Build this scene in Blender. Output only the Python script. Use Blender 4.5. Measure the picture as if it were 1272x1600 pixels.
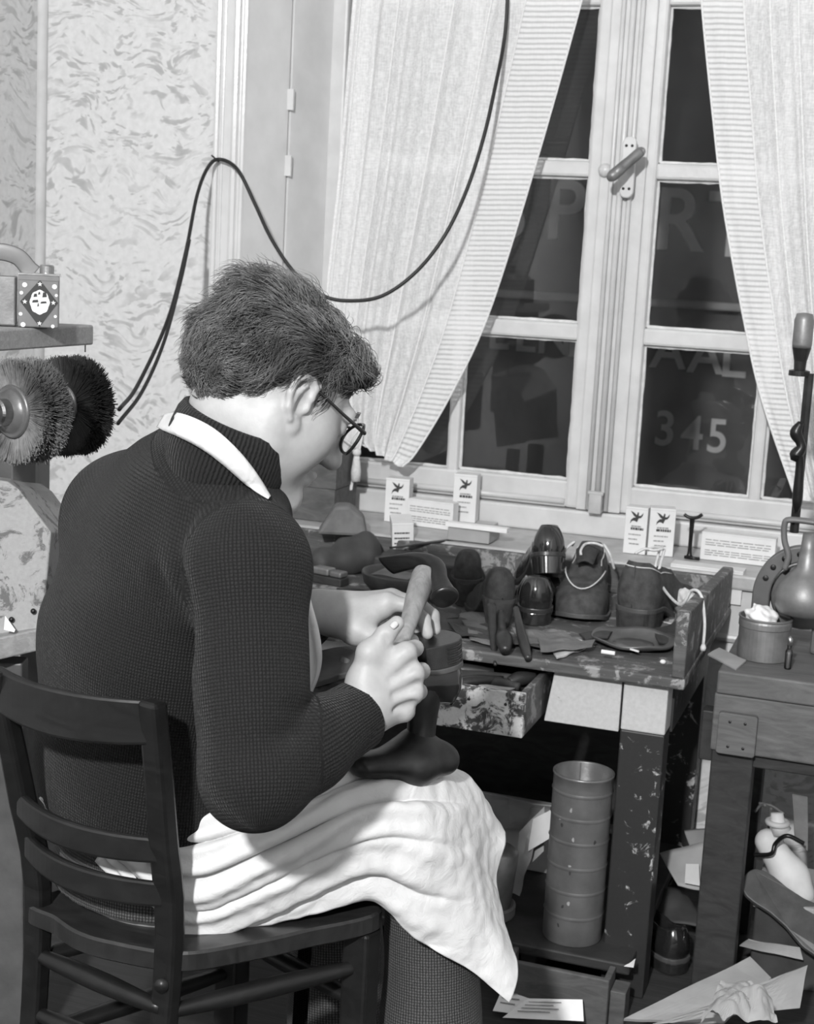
import bpy, bmesh, math, random
import numpy as np
from mathutils import Vector, Matrix, noise as mnoise

for o in list(bpy.data.objects):
    bpy.data.objects.remove(o, do_unlink=True)
scene = bpy.context.scene
COL = scene.collection
random.seed(7)
RNG = np.random.default_rng(7)

# ------------------------------------------------------------------ camera
F_PX = 2350.0                       # focal length in pixels of the 1272x1600 frame
YAW, TILT, ROLL = math.radians(18.5), math.radians(9.66), 0.053
EYE = np.array([0.0, 0.0, 1.29])
FLOOR = -0.10
_f = np.array([-math.sin(YAW) * math.cos(TILT), math.cos(YAW) * math.cos(TILT), -math.sin(TILT)])
_r0 = np.array([math.cos(YAW), math.sin(YAW), 0.0])
_u0 = np.cross(_r0, _f)
_r = math.cos(ROLL) * _r0 + math.sin(ROLL) * _u0
_u = -math.sin(ROLL) * _r0 + math.cos(ROLL) * _u0
cam_data = bpy.data.cameras.new('camera')
cam = bpy.data.objects.new('camera', cam_data)
COL.objects.link(cam)
cam.matrix_world = Matrix(((_r[0], _u[0], -_f[0], EYE[0]), (_r[1], _u[1], -_f[1], EYE[1]),
                           (_r[2], _u[2], -_f[2], EYE[2]), (0, 0, 0, 1)))
cam_data.sensor_fit = 'VERTICAL'
cam_data.sensor_height = 120.0
cam_data.sensor_width = 95.4
cam_data.lens = F_PX / 1600.0 * 120.0
cam_data.clip_start = 0.05
cam_data.dof.use_dof = True
cam_data.dof.focus_distance = 2.1
cam_data.dof.aperture_fstop = 38.0
scene.camera = cam

# ------------------------------------------------------------------ night outside, flash bulb in the room
world = bpy.data.worlds.new('night')
scene.world = world
world.use_nodes = True
world.node_tree.nodes['Background'].inputs[0].default_value = (0.010, 0.010, 0.010, 1)
world.node_tree.nodes['Background'].inputs[1].default_value = 1.0
fl = bpy.data.lights.new('flash_bulb', 'AREA')
fl.shape = 'DISK'
fl.size = 0.20
fl.energy = 236.0
flash = bpy.data.objects.new('flash_bulb', fl)
COL.objects.link(flash)
flash.location = (-0.24, -1.75, 2.76)
flash.rotation_euler = (Vector((-0.75, 3.1, 0.85)) - Vector(flash.location)).to_track_quat('-Z', 'Y').to_euler()
vs = scene.view_settings
vs.view_transform = 'Standard'
vs.look = 'None'
vs.exposure = 0.0
vs.gamma = 1.0
vs.use_curve_mapping = False


def ray(px, py):
    return _f + _r * (px - 636.0) / F_PX - _u * (py - 800.0) / F_PX


def D(px, py, d):                    # a seen point at distance d along the view axis
    return EYE + ray(px, py) * d


def Yp(px, py, y):                   # a seen point on the plane y
    q = ray(px, py)
    return EYE + q * (y / q[1])


def Zp(px, py, z):                   # a seen point at height z
    q = ray(px, py)
    return EYE + q * ((z - EYE[2]) / q[2])


def Q(px, py, d):                    # the same for the sitting man and his chair
    return D(px, py, d * 1.05)


# ------------------------------------------------------------------ materials
MATS = {}


def nmat(name):
    m = bpy.data.materials.new(name)
    m.use_nodes = True
    nt = m.node_tree
    b = nt.nodes['Principled BSDF']
    MATS[name] = m
    return m, nt, b


def lnk(nt, a, b):
    nt.links.new(a, b)


def coords(nt, kind='Object', scale=(1, 1, 1), rot=(0, 0, 0)):
    tc = nt.nodes.new('ShaderNodeTexCoord')
    mp = nt.nodes.new('ShaderNodeMapping')
    mp.inputs['Scale'].default_value = scale
    mp.inputs['Rotation'].default_value = rot
    lnk(nt, tc.outputs[kind], mp.inputs['Vector'])
    return mp.outputs['Vector']


def noise(nt, vec, scale, detail=4, rough=.55, dist=0.0):
    n = nt.nodes.new('ShaderNodeTexNoise')
    n.inputs['Scale'].default_value = scale
    n.inputs['Detail'].default_value = detail
    n.inputs['Roughness'].default_value = rough
    n.inputs['Distortion'].default_value = dist
    lnk(nt, vec, n.inputs['Vector'])
    return n.outputs['Fac']


def ramp(nt, fac, stops):
    r = nt.nodes.new('ShaderNodeValToRGB')
    els = r.color_ramp.elements
    while len(els) < len(stops):
        els.new(0.5)
    for e, (p, g) in zip(els, stops):
        e.position = p
        e.color = (g, g, g, 1)
    lnk(nt, fac, r.inputs['Fac'])
    return r.outputs['Color']


def math_node(nt, op, a, b=None):
    n = nt.nodes.new('ShaderNodeMath')
    n.operation = op
    for i, v in enumerate((a, b)):
        if v is None:
            continue
        if isinstance(v, (int, float)):
            n.inputs[i].default_value = v
        else:
            lnk(nt, v, n.inputs[i])
    return n.outputs[0]


def mixc(nt, fac, a, b):
    n = nt.nodes.new('ShaderNodeMix')
    n.data_type = 'RGBA'
    for s, v in ((0, fac), (6, a), (7, b)):
        if isinstance(v, (int, float)):
            n.inputs[s].default_value = v if s == 0 else (v, v, v, 1)
        else:
            lnk(nt, v, n.inputs[s])
    return n.outputs[2]


def bump(nt, bsdf, h, strength=.3, dist=.002):
    n = nt.nodes.new('ShaderNodeBump')
    n.inputs['Strength'].default_value = strength
    n.inputs['Distance'].default_value = dist
    lnk(nt, h, n.inputs['Height'])
    lnk(nt, n.outputs['Normal'], bsdf.inputs['Normal'])


def plain(name, g, rough=.6, var=.12, scale=25, bmp=.15, spec=.5, metal=0.0, bdist=.001, coat=0.0):
    m, nt, b = nmat(name)
    v = coords(nt)
    n = noise(nt, v, scale)
    lnk(nt, ramp(nt, n, [(.3, g * (1 - var)), (.7, min(1, g * (1 + var)))]), b.inputs['Base Color'])
    b.inputs['Roughness'].default_value = rough
    b.inputs['Specular IOR Level'].default_value = spec
    b.inputs['Metallic'].default_value = metal
    b.inputs['Coat Weight'].default_value = coat
    b.inputs['Coat Roughness'].default_value = .12
    if bmp:
        bump(nt, b, noise(nt, v, scale * 6, 3), bmp, bdist)
    return m


def wood(name, g0, g1, rough=.55, scale=(3, 3, 40), spec=.4, wear=0.0, wearg=.3, rot=(0, 0, 0), wscale=14):
    m, nt, b = nmat(name)
    v = coords(nt, 'Object', scale, rot)
    n = noise(nt, v, 3.0, 6, .65, 1.2)
    c = ramp(nt, n, [(.3, g0), (.7, g1)])
    if wear:
        v2 = coords(nt)
        w = noise(nt, v2, wscale, 6, .7, .4)
        f = ramp(nt, w, [(1 - wear - .035, 0), (1 - wear + .035, 1)])
        c = mixc(nt, f, c, wearg)
    lnk(nt, c, b.inputs['Base Color'])
    b.inputs['Roughness'].default_value = rough
    b.inputs['Specular IOR Level'].default_value = spec
    bump(nt, b, n, .25, .001)
    return m


def chipped(name, paint, under, amount, scale=30, rough=.6, stretch=(1, 1, 1)):
    m, nt, b = nmat(name)
    v = coords(nt, 'Object', stretch)
    n = noise(nt, v, scale, 7, .72, .6)
    f = ramp(nt, n, [(amount - .03, 0), (amount + .03, 1)])
    fine = noise(nt, v, scale * 7, 3)
    c = mixc(nt, f, mixc(nt, fine, paint * .8, min(1, paint * 1.15)), under)
    lnk(nt, c, b.inputs['Base Color'])
    b.inputs['Roughness'].default_value = rough
    bump(nt, b, f, .4, -.001)
    return m


def wallpaper(name):
    m, nt, b = nmat(name)
    v = coords(nt)
    # brushed flecks: short swirled strokes in loose clusters over a pale ground
    w = nt.nodes.new('ShaderNodeTexNoise')
    w.inputs['Scale'].default_value = 7.0
    w.inputs['Detail'].default_value = 1
    lnk(nt, v, w.inputs['Vector'])
    add = nt.nodes.new('ShaderNodeVectorMath')
    add.operation = 'MULTIPLY_ADD'
    lnk(nt, w.outputs['Color'], add.inputs[0])
    add.inputs[1].default_value = (.16, .16, .16)
    lnk(nt, v, add.inputs[2])
    lay = []
    for rot, sc, k in (((.4, .80, .3), 19, .0), ((-.5, -.45, .2), 24, 5.0), ((.2, 1.45, .6), 16, 9.0)):
        mp = nt.nodes.new('ShaderNodeMapping')
        mp.inputs['Rotation'].default_value = rot
        mp.inputs['Location'].default_value = (k, k, k)
        mp.inputs['Scale'].default_value = (1.15, 1.0, 2.9)
        lnk(nt, add.outputs[0], mp.inputs['Vector'])
        a = noise(nt, mp.outputs['Vector'], sc, 2, .5, .35)
        msk = ramp(nt, noise(nt, mp.outputs['Vector'], 3.2, 2), [(.44, 0), (.58, 1)])
        lay.append(math_node(nt, 'MULTIPLY', ramp(nt, a, [(.57, 0), (.62, .8), (.75, 1)]), msk))
    f = math_node(nt, 'MAXIMUM', math_node(nt, 'MAXIMUM', lay[0], lay[1]), lay[2])
    ground = ramp(nt, noise(nt, v, 60, 4), [(.3, .58), (.7, .67)])
    c = mixc(nt, math_node(nt, 'MULTIPLY', f, .62), ground, .22)
    lnk(nt, c, b.inputs['Base Color'])
    b.inputs['Roughness'].default_value = .75
    b.inputs['Specular IOR Level'].default_value = .25
    bump(nt, b, noise(nt, v, 90, 3), .12, .001)
    return m


def knit(name, g, pitch_u, pitch_v, rib=False, g_hi=None, strength=.9, dist=.0016):
    """stitches laid out along the garment's own UV (metres)"""
    m, nt, b = nmat(name)
    uv = nt.nodes.new('ShaderNodeUVMap')
    uv.uv_map = 'knit'
    sp = nt.nodes.new('ShaderNodeSeparateXYZ')
    nz = nt.nodes.new('ShaderNodeTexNoise')
    nz.inputs['Scale'].default_value = 260
    vv = coords(nt)
    lnk(nt, vv, nz.inputs['Vector'])
    lnk(nt, uv.outputs['UV'], sp.inputs[0])
    jit = math_node(nt, 'MULTIPLY', math_node(nt, 'SUBTRACT', nz.outputs['Fac'], .5), 1.6)
    su = math_node(nt, 'ABSOLUTE', math_node(nt, 'SINE', math_node(nt, 'ADD', math_node(nt, 'MULTIPLY', sp.outputs[0], math.pi / pitch_u), jit)))
    h = su
    if not rib:
        sv = math_node(nt, 'ABSOLUTE', math_node(nt, 'SINE', math_node(nt, 'ADD', math_node(nt, 'MULTIPLY', sp.outputs[1], math.pi / pitch_v), jit)))
        h = math_node(nt, 'MULTIPLY', su, math_node(nt, 'ADD', math_node(nt, 'MULTIPLY', sv, .75), .25))
    big = noise(nt, vv, 9, 3)
    lo = ramp(nt, big, [(.3, g * .85), (.7, g * 1.15)])
    c = mixc(nt, h, lo, g_hi if g_hi else g * 2.6)
    lnk(nt, c, b.inputs['Base Color'])
    b.inputs['Roughness'].default_value = .85
    b.inputs['Specular IOR Level'].default_value = .2
    b.inputs['Sheen Weight'].default_value = .05
    b.inputs['Sheen Roughness'].default_value = .4
    bump(nt, b, h, strength, dist)
    return m


def sheer(name, alpha, band=False):
    m = bpy.data.materials.new(name)
    m.use_nodes = True
    nt = m.node_tree
    nt.nodes.remove(nt.nodes['Principled BSDF'])
    out = nt.nodes['Material Output']
    df = nt.nodes.new('ShaderNodeBsdfDiffuse')
    tl = nt.nodes.new('ShaderNodeBsdfTranslucent')
    tp = nt.nodes.new('ShaderNodeBsdfTransparent')
    df.inputs[0].default_value = (.97, .97, .97, 1)
    tl.inputs[0].default_value = (.8, .8, .8, 1)
    m1 = nt.nodes.new('ShaderNodeMixShader')
    m1.inputs[0].default_value = .25
    lnk(nt, df.outputs[0], m1.inputs[1])
    lnk(nt, tl.outputs[0], m1.inputs[2])
    m2 = nt.nodes.new('ShaderNodeMixShader')
    uv = nt.nodes.new('ShaderNodeUVMap')
    uv.uv_map = 'knit'
    sp = nt.nodes.new('ShaderNodeSeparateXYZ')
    lnk(nt, uv.outputs['UV'], sp.inputs[0])
    v = coords(nt)
    weave = noise(nt, coords(nt, 'Object', (1, 1, .16)), 260, 2)
    weave2 = noise(nt, coords(nt, 'Object', (.16, 1, 1)), 260, 2)
    wv = math_node(nt, 'MULTIPLY', math_node(nt, 'ADD', weave, weave2), .5)
    a = ramp(nt, wv, [(.38, alpha - .13), (.62, min(1, alpha + .10))])
    if band:
        # openwork rows across the border band
        jit = math_node(nt, 'MULTIPLY', noise(nt, v, 40, 2), 1.2)
        s = math_node(nt, 'SINE', math_node(nt, 'ADD', math_node(nt, 'MULTIPLY', sp.outputs[1], 2 * math.pi / .0125), jit))
        rows = ramp(nt, math_node(nt, 'ADD', math_node(nt, 'MULTIPLY', s, .5), .5), [(.0, .62), (.55, .93), (1, .97)])
        a = math_node(nt, 'MULTIPLY', rows, ramp(nt, wv, [(.3, .9), (.7, 1)]))
    lnk(nt, a, m2.inputs[0])
    lnk(nt, tp.outputs[0], m2.inputs[1])
    lnk(nt, m1.outputs[0], m2.inputs[2])
    lnk(nt, m2.outputs[0], out.inputs['Surface'])
    MATS[name] = m
    return m


def glass(name, tint=1.0, refl=.05, rough=.02, dirt=0.0):
    m = bpy.data.materials.new(name)
    m.use_nodes = True
    nt = m.node_tree
    nt.nodes.remove(nt.nodes['Principled BSDF'])
    out = nt.nodes['Material Output']
    tp = nt.nodes.new('ShaderNodeBsdfTransparent')
    tp.inputs[0].default_value = (tint, tint, tint, 1)
    gl = nt.nodes.new('ShaderNodeBsdfGlossy')
    gl.inputs['Roughness'].default_value = rough
    fr = nt.nodes.new('ShaderNodeFresnel')
    fr.inputs[0].default_value = 1.5
    mx = nt.nodes.new('ShaderNodeMixShader')
    lnk(nt, fr.outputs[0], mx.inputs[0])
    lnk(nt, tp.outputs[0], mx.inputs[1])
    lnk(nt, gl.outputs[0], mx.inputs[2])
    res = mx
    if dirt:
        df = nt.nodes.new('ShaderNodeBsdfDiffuse')
        df.inputs[0].default_value = (.8, .8, .8, 1)
        m2 = nt.nodes.new('ShaderNodeMixShader')
        v = coords(nt, 'Object', (1, 1, .4))
        lnk(nt, ramp(nt, noise(nt, v, 9, 4), [(.3, dirt * .5), (.75, dirt * 1.5)]), m2.inputs[0])
        lnk(nt, mx.outputs[0], m2.inputs[1])
        lnk(nt, df.outputs[0], m2.inputs[2])
        res = m2
    lnk(nt, res.outputs[0], out.inputs['Surface'])
    MATS[name] = m
    return m


wallpaper('wallpaper')
plain('cream_paint', .62, .20, .06, 12, .25, .5, bdist=.0012)
plain('sash_paint', .58, .32, .08, 14, .3, .5, bdist=.0015)
plain('putty', .62, .6, .12, 60, .6)
plain('sill_paint', .42, .45, .18, 22, .25)
plain('plaster', .62, .8, .05, 8, .1)
wood('floor_wood', .022, .05, .7, (1.5, 30, 3))
wood('chair_wood', .006, .015, .38, (4, 4, 9), .4, .30, .045)
wood('seat_wood', .012, .028, .30, (5, 12, 5), .5, .1, .1)
wood('shelf_wood', .20, .32, .6, (4, 30, 30))
wood('crate_wood', .06, .12, .65, (4, 14, 14))
wood('bench_wood', .05, .12, .6, (2, 18, 18), .35, .43, .28, wscale=24)
wood('pale_bench', .08, .15, .65, (3, 16, 18), .35, .15, .1)
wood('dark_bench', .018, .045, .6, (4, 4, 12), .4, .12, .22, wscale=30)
chipped('leg_paint', .022, .42, .62, 26, .5)
chipped('panel_paint', .50, .12, .70, 18, .6)
chipped('drawer_paint', .56, .05, .52, 34, .6)
wood('handle_wood', .12, .30, .38, (14, 14, 5), .5)
plain('black_iron', .02, .32, .3, 30, .2, .5, .55)
plain('worn_iron', .04, .36, .35, 22, .25, .5, .7)
plain('bright_steel', .45, .28, .2, 40, .15, .5, 1.0)
plain('grey_enamel', .15, .42, .15, 18, .15, .5)
plain('tin_grey', .17, .36, .2, 20, .2, .5, .45)
plain('tin_dull', .22, .45, .22, 26, .25, .5, .5)
plain('patent', .018, .13, .2, 30, .05, .6, coat=.6)
plain('dark_leather', .03, .30, .3, 30, .3, .5)
plain('suede', .048, .85, .35, 45, .5, .15, bdist=.0015)
plain('suede_light', .066, .8, .35, 45, .5, .15, bdist=.0015)
plain('sole_leather', .07, .5, .25, 30, .3)
plain('heel_stack', .022, .35, .3, 90, .3)
plain('lining', .13, .6, .15, 20, .2)
plain('scrap_leather', .14, .7, .25, 22, .3)
plain('scrap_dark', .04, .65, .3, 22, .3)
plain('lace', .62, .8, .15, 120, .7)
plain('paper_white', .80, .7, .06, 14, .12)
plain('paper_old', .55, .75, .12, 12, .25)
plain('card', .33, .75, .12, 14, .2)
plain('carton', .70, .65, .06, 18, .1)
plain('carton_side', .52, .65, .08, 18, .1)
plain('print_dark', .035, .7, .1, 40, 0)
plain('print_grey', .30, .7, .2, 60, 0)
plain('print_pale', .72, .6, .05, 40, 0)
plain('tin_red', .17, .4, .1, 30, .05)
plain('bristle_dark', .018, .6, .3, 60, .3)
plain('bristle_grey', .13, .6, .4, 60, .3)
plain('rubber', .012, .5, .1, 20, .05)
plain('skin', .36, .48, .07, 55, .22, .35, bdist=.0008)
plain('nail', .48, .3, .04, 30, 0)
plain('eye_white', .8, .2, .02, 10, 0)
plain('hair', .10, .36, .6, 30, .3, .6)
plain('hair_under', .03, .8, .3, 60, .5, .2)
plain('spectacles', .015, .2, .1, 20, 0, .6)
plain('night_wall', .12, .8, .25, 3, .2)
plain('night_letter', .85, .7, .12, 9, .1)
plain('night_ledge', .5, .7, .12, 9, .1)
chipped('mottled_sheet', .30, .10, .57, 22, .6)
plain('machine_cast', .11, .45, .25, 16, .3, .5, .25)
plain('plaster_cloth', .62, .7, .1, 20, .2)
knit('sweater_knit', .0058, .0044, .0044, g_hi=.021)
knit('sweater_rib', .0065, .0052, .01, rib=True, g_hi=.018, dist=.002)
knit('tweed', .012, .0042, .0042, g_hi=.11, strength=.5)
sheer('sheer', .80)
sheer('sheer_band', .9, True)
sheer('sheer_hem', .95)
glass('window_glass', .96, .05, .015, .012)
glass('lens_glass', .98)
glass('bottle_glass', .75)

# apron cotton
m_, nt_, b_ = nmat('apron_cotton')
v_ = coords(nt_)
lnk(nt_, ramp(nt_, noise(nt_, v_, 16, 4), [(.3, .60), (.7, .66)]), b_.inputs['Base Color'])
b_.inputs['Roughness'].default_value = .85
b_.inputs['Specular IOR Level'].default_value = .15
bump(nt_, b_, noise(nt_, v_, 42, 6, .6, .8), .55, .004)


# ------------------------------------------------------------------ geometry helpers (all in metres, room coordinates)
OFF = {}


def tag(o, label=None, cat=None, group=None, kind=None):
    if label:
        o['label'] = label
    if cat:
        o['category'] = cat
    if group:
        o['group'] = group
    if kind:
        o['kind'] = kind
    return o


def thing(name, label, cat, loc, group=None, kind=None):
    e = bpy.data.objects.new(name, None)
    e.empty_display_size = .05
    e.location = loc
    COL.objects.link(e)
    OFF[e] = np.array(loc, float)
    if kind == 'structure':
        return tag(e, label, None, None, kind)
    return tag(e, label, cat, group, kind)


def part(name, geo, mat, parent=None, smooth=False, bevel=0.0, label=None, kind=None, solid=0.0, segs=2, uv=None, subsurf=0, angle=.6):
    V, F = geo
    V = np.asarray(V, float)
    off = OFF[parent] if parent is not None else np.zeros(3)
    me = bpy.data.meshes.new(name)
    me.from_pydata((V - off).tolist(), [], [list(map(int, f)) for f in F] if not isinstance(F, np.ndarray) else F.tolist())
    me.update()
    if uv is not None:
        ul = me.uv_layers.new(name='knit')
        idx = np.empty(len(me.loops), dtype=np.int32)
        me.loops.foreach_get('vertex_index', idx)
        ul.data.foreach_set('uv', np.asarray(uv, np.float32)[idx].ravel())
    if smooth:
        me.polygons.foreach_set('use_smooth', np.ones(len(me.polygons), dtype=bool))
    for mm in (mat if isinstance(mat, (list, tuple)) else [mat]):
        me.materials.append(MATS[mm])
    o = bpy.data.objects.new(name, me)
    COL.objects.link(o)
    OFF[o] = off.copy()
    if parent is not None:
        o.parent = parent
        # nested parts: parents below the thing sit at the thing's origin
    if solid:
        s = o.modifiers.new('thickness', 'SOLIDIFY')
        s.thickness = solid
        s.offset = 0
    if bevel:
        b = o.modifiers.new('bevel', 'BEVEL')
        b.width = bevel
        b.segments = segs
        b.limit_method = 'ANGLE'
        b.angle_limit = angle
    if subsurf:
        s = o.modifiers.new('subsurf', 'SUBSURF')
        s.levels = s.render_levels = subsurf
    if label:
        o['label'] = label
    if kind:
        o['kind'] = kind
    return o


def single(name, geo, mat, label, cat, group=None, kind=None, **kw):
    """a thing that is one mesh; its origin is put at its base"""
    V = np.asarray(geo[0], float)
    loc = np.array([(V[:, 0].min() + V[:, 0].max()) / 2, (V[:, 1].min() + V[:, 1].max()) / 2, V[:, 2].min()])
    o = part(name, (V - loc, geo[1]), mat, None, **kw)
    o.location = loc
    OFF[o] = loc
    if kind == 'structure':
        return tag(o, label, None, None, kind)
    return tag(o, label, cat, group, kind)


def join(*gs):
    V, F, n = [], [], 0
    for v, f in gs:
        v = np.asarray(v, float)
        V.append(v)
        F += [[i + n for i in q] for q in (f.tolist() if isinstance(f, np.ndarray) else f)]
        n += len(v)
    return np.concatenate(V), F


def xf(g, M):
    V = np.asarray(g[0], float)
    M = np.array(M)
    return V @ M[:3, :3].T + M[:3, 3], g[1]


def frame(o, x, y=None, z=None):
    """4x4 from an origin and two or three axes (orthonormalised: x kept, y straightened)"""
    x = np.array(x, float); x /= np.linalg.norm(x)
    y = np.array(y, float); y -= x * (x @ y); y /= np.linalg.norm(y)
    z = np.cross(x, y)
    M = np.eye(4)
    M[:3, 0], M[:3, 1], M[:3, 2], M[:3, 3] = x, y, z, o
    return M


def rotz(a, o=(0, 0, 0)):
    c, s = math.cos(a), math.sin(a)
    return np.array([[c, -s, 0, o[0]], [s, c, 0, o[1]], [0, 0, 1, o[2]], [0, 0, 0, 1.0]])


BOXF = [(0, 3, 2, 1), (4, 5, 6, 7), (0, 1, 5, 4), (1, 2, 6, 5), (2, 3, 7, 6), (3, 0, 4, 7)]


def box(x0, x1, y0, y1, z0, z1):
    return np.array([(x0, y0, z0), (x1, y0, z0), (x1, y1, z0), (x0, y1, z0),
                     (x0, y0, z1), (x1, y0, z1), (x1, y1, z1), (x0, y1, z1)], float), [list(f) for f in BOXF]


def beam(a, b, w, t, side=(0, 0, 1)):
    """a rectangular bar from a to b, w across 'side x axis', t along side"""
    a, b = np.array(a, float), np.array(b, float)
    M = frame(a, b - a, np.cross(side, b - a))
    L = np.linalg.norm(b - a)
    return xf(box(0, L, -w / 2, w / 2, -t / 2, t / 2), M)


def ngon_prism(pts, t, M=None):
    """outline in local xz, thickness t along local y (front at y=0)"""
    n = len(pts)
    V = [(p[0], 0, p[1]) for p in pts] + [(p[0], t, p[1]) for p in pts]
    Fc = [list(range(n)), list(range(2 * n - 1, n - 1, -1))]
    Fc += [[(i + 1) % n, i, i + n, (i + 1) % n + n] for i in range(n)]
    g = np.array(V, float), Fc
    return xf(g, M) if M is not None else g


def lathe(prof, n=32, M=None, cap=True):
    """profile (r, z) from bottom to top"""
    V, Fc = [], []
    for r, z in prof:
        for k in range(n):
            a = 2 * math.pi * k / n
            V.append((r * math.cos(a), r * math.sin(a), z))
    for i in range(len(prof) - 1):
        for k in range(n):
            k2 = (k + 1) % n
            Fc.append([i * n + k, i * n + k2, (i + 1) * n + k2, (i + 1) * n + k])
    if cap:
        Fc.append(list(range(n - 1, -1, -1)))
        Fc.append([(len(prof) - 1) * n + k for k in range(n)])
    g = np.array(V, float), Fc
    return xf(g, M) if M is not None else g


def catmull(P, n):
    P = np.asarray(P, float)
    m = len(P)
    t = np.linspace(0, m - 1, n)
    i = np.clip(t.astype(int), 0, m - 2)
    u = (t - i)[:, None]
    p0 = np.where((i > 0)[:, None], P[np.maximum(i - 1, 0)], 2 * P[0] - P[1])
    p1, p2 = P[i], P[i + 1]
    p3 = np.where((i + 2 < m)[:, None], P[np.minimum(i + 2, m - 1)], 2 * P[-1] - P[-2])
    return .5 * ((2 * p1) + (-p0 + p2) * u + (2 * p0 - 5 * p1 + 4 * p2 - p3) * u ** 2 + (-p0 + 3 * p1 - 3 * p2 + p3) * u ** 3)


def tube(P, r, n=8, sub=None, cap=True, flat=None, up=None):
    """sweep of a circle (or of an ellipse r x flat) along P"""
    P = np.asarray(P, float)
    r = np.full(len(P), r) if np.isscalar(r) else np.asarray(r, float)
    fl_ = r if flat is None else (np.full(len(P), flat) if np.isscalar(flat) else np.asarray(flat, float))
    if sub:
        k = np.concatenate([P, r[:, None], fl_[:, None]], 1)
        k = catmull(k, sub)
        P, r, fl_ = k[:, :3], k[:, 3], k[:, 4]
    T = np.gradient(P, axis=0)
    T /= np.linalg.norm(T, axis=1)[:, None] + 1e-12
    a = np.array(up if up is not None else ((0, 0, 1) if abs(T[0][2]) < .9 else (1, 0, 0)), float)
    V = []
    ang = np.arange(n) * 2 * math.pi / n
    for i in range(len(P)):
        s = np.cross(T[i], a)
        s /= np.linalg.norm(s) + 1e-12
        b = np.cross(s, T[i])
        if up is None:
            a = b
        V.append(P[i] + np.outer(np.cos(ang) * r[i], s) + np.outer(np.sin(ang) * fl_[i], b))
    m = len(P)
    Fc = []
    for i in range(m - 1):
        for k in range(n):
            k2 = (k + 1) % n
            Fc.append([i * n + k, i * n + k2, (i + 1) * n + k2, (i + 1) * n + k])
    if cap:
        Fc.append(list(range(n - 1, -1, -1)))
        Fc.append([(m - 1) * n + k for k in range(n)])
    return np.concatenate(V), Fc


def grid(P):
    """a sheet through an (m, n, 3) array of points"""
    P = np.asarray(P, float)
    m, n = P.shape[:2]
    i, j = np.meshgrid(np.arange(m - 1), np.arange(n - 1), indexing='ij')
    a = (i * n + j).ravel()
    return P.reshape(-1, 3), np.stack([a, a + 1, a + n + 1, a + n], 1)


def patch(C, m, n):
    """smooth upsampling of a control net (r, c, 3) to (m, n, 3)"""
    C = np.asarray(C, float)
    A = np.stack([catmull(C[:, j], m) for j in range(C.shape[1])], 1)
    return np.stack([catmull(A[i], n) for i in range(m)], 0)


def normals(P):
    du = np.gradient(P, axis=0)
    dv = np.gradient(P, axis=1)
    nn = np.cross(du, dv)
    return nn / (np.linalg.norm(nn, axis=2, keepdims=True) + 1e-12)


def vnoise(P, scale, seed=0.0):
    P = np.asarray(P, float)
    sh = P.shape[:-1]
    q = P.reshape(-1, 3) * scale + seed
    return np.array([mnoise.noise(Vector(p)) for p in q]).reshape(sh)


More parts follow.
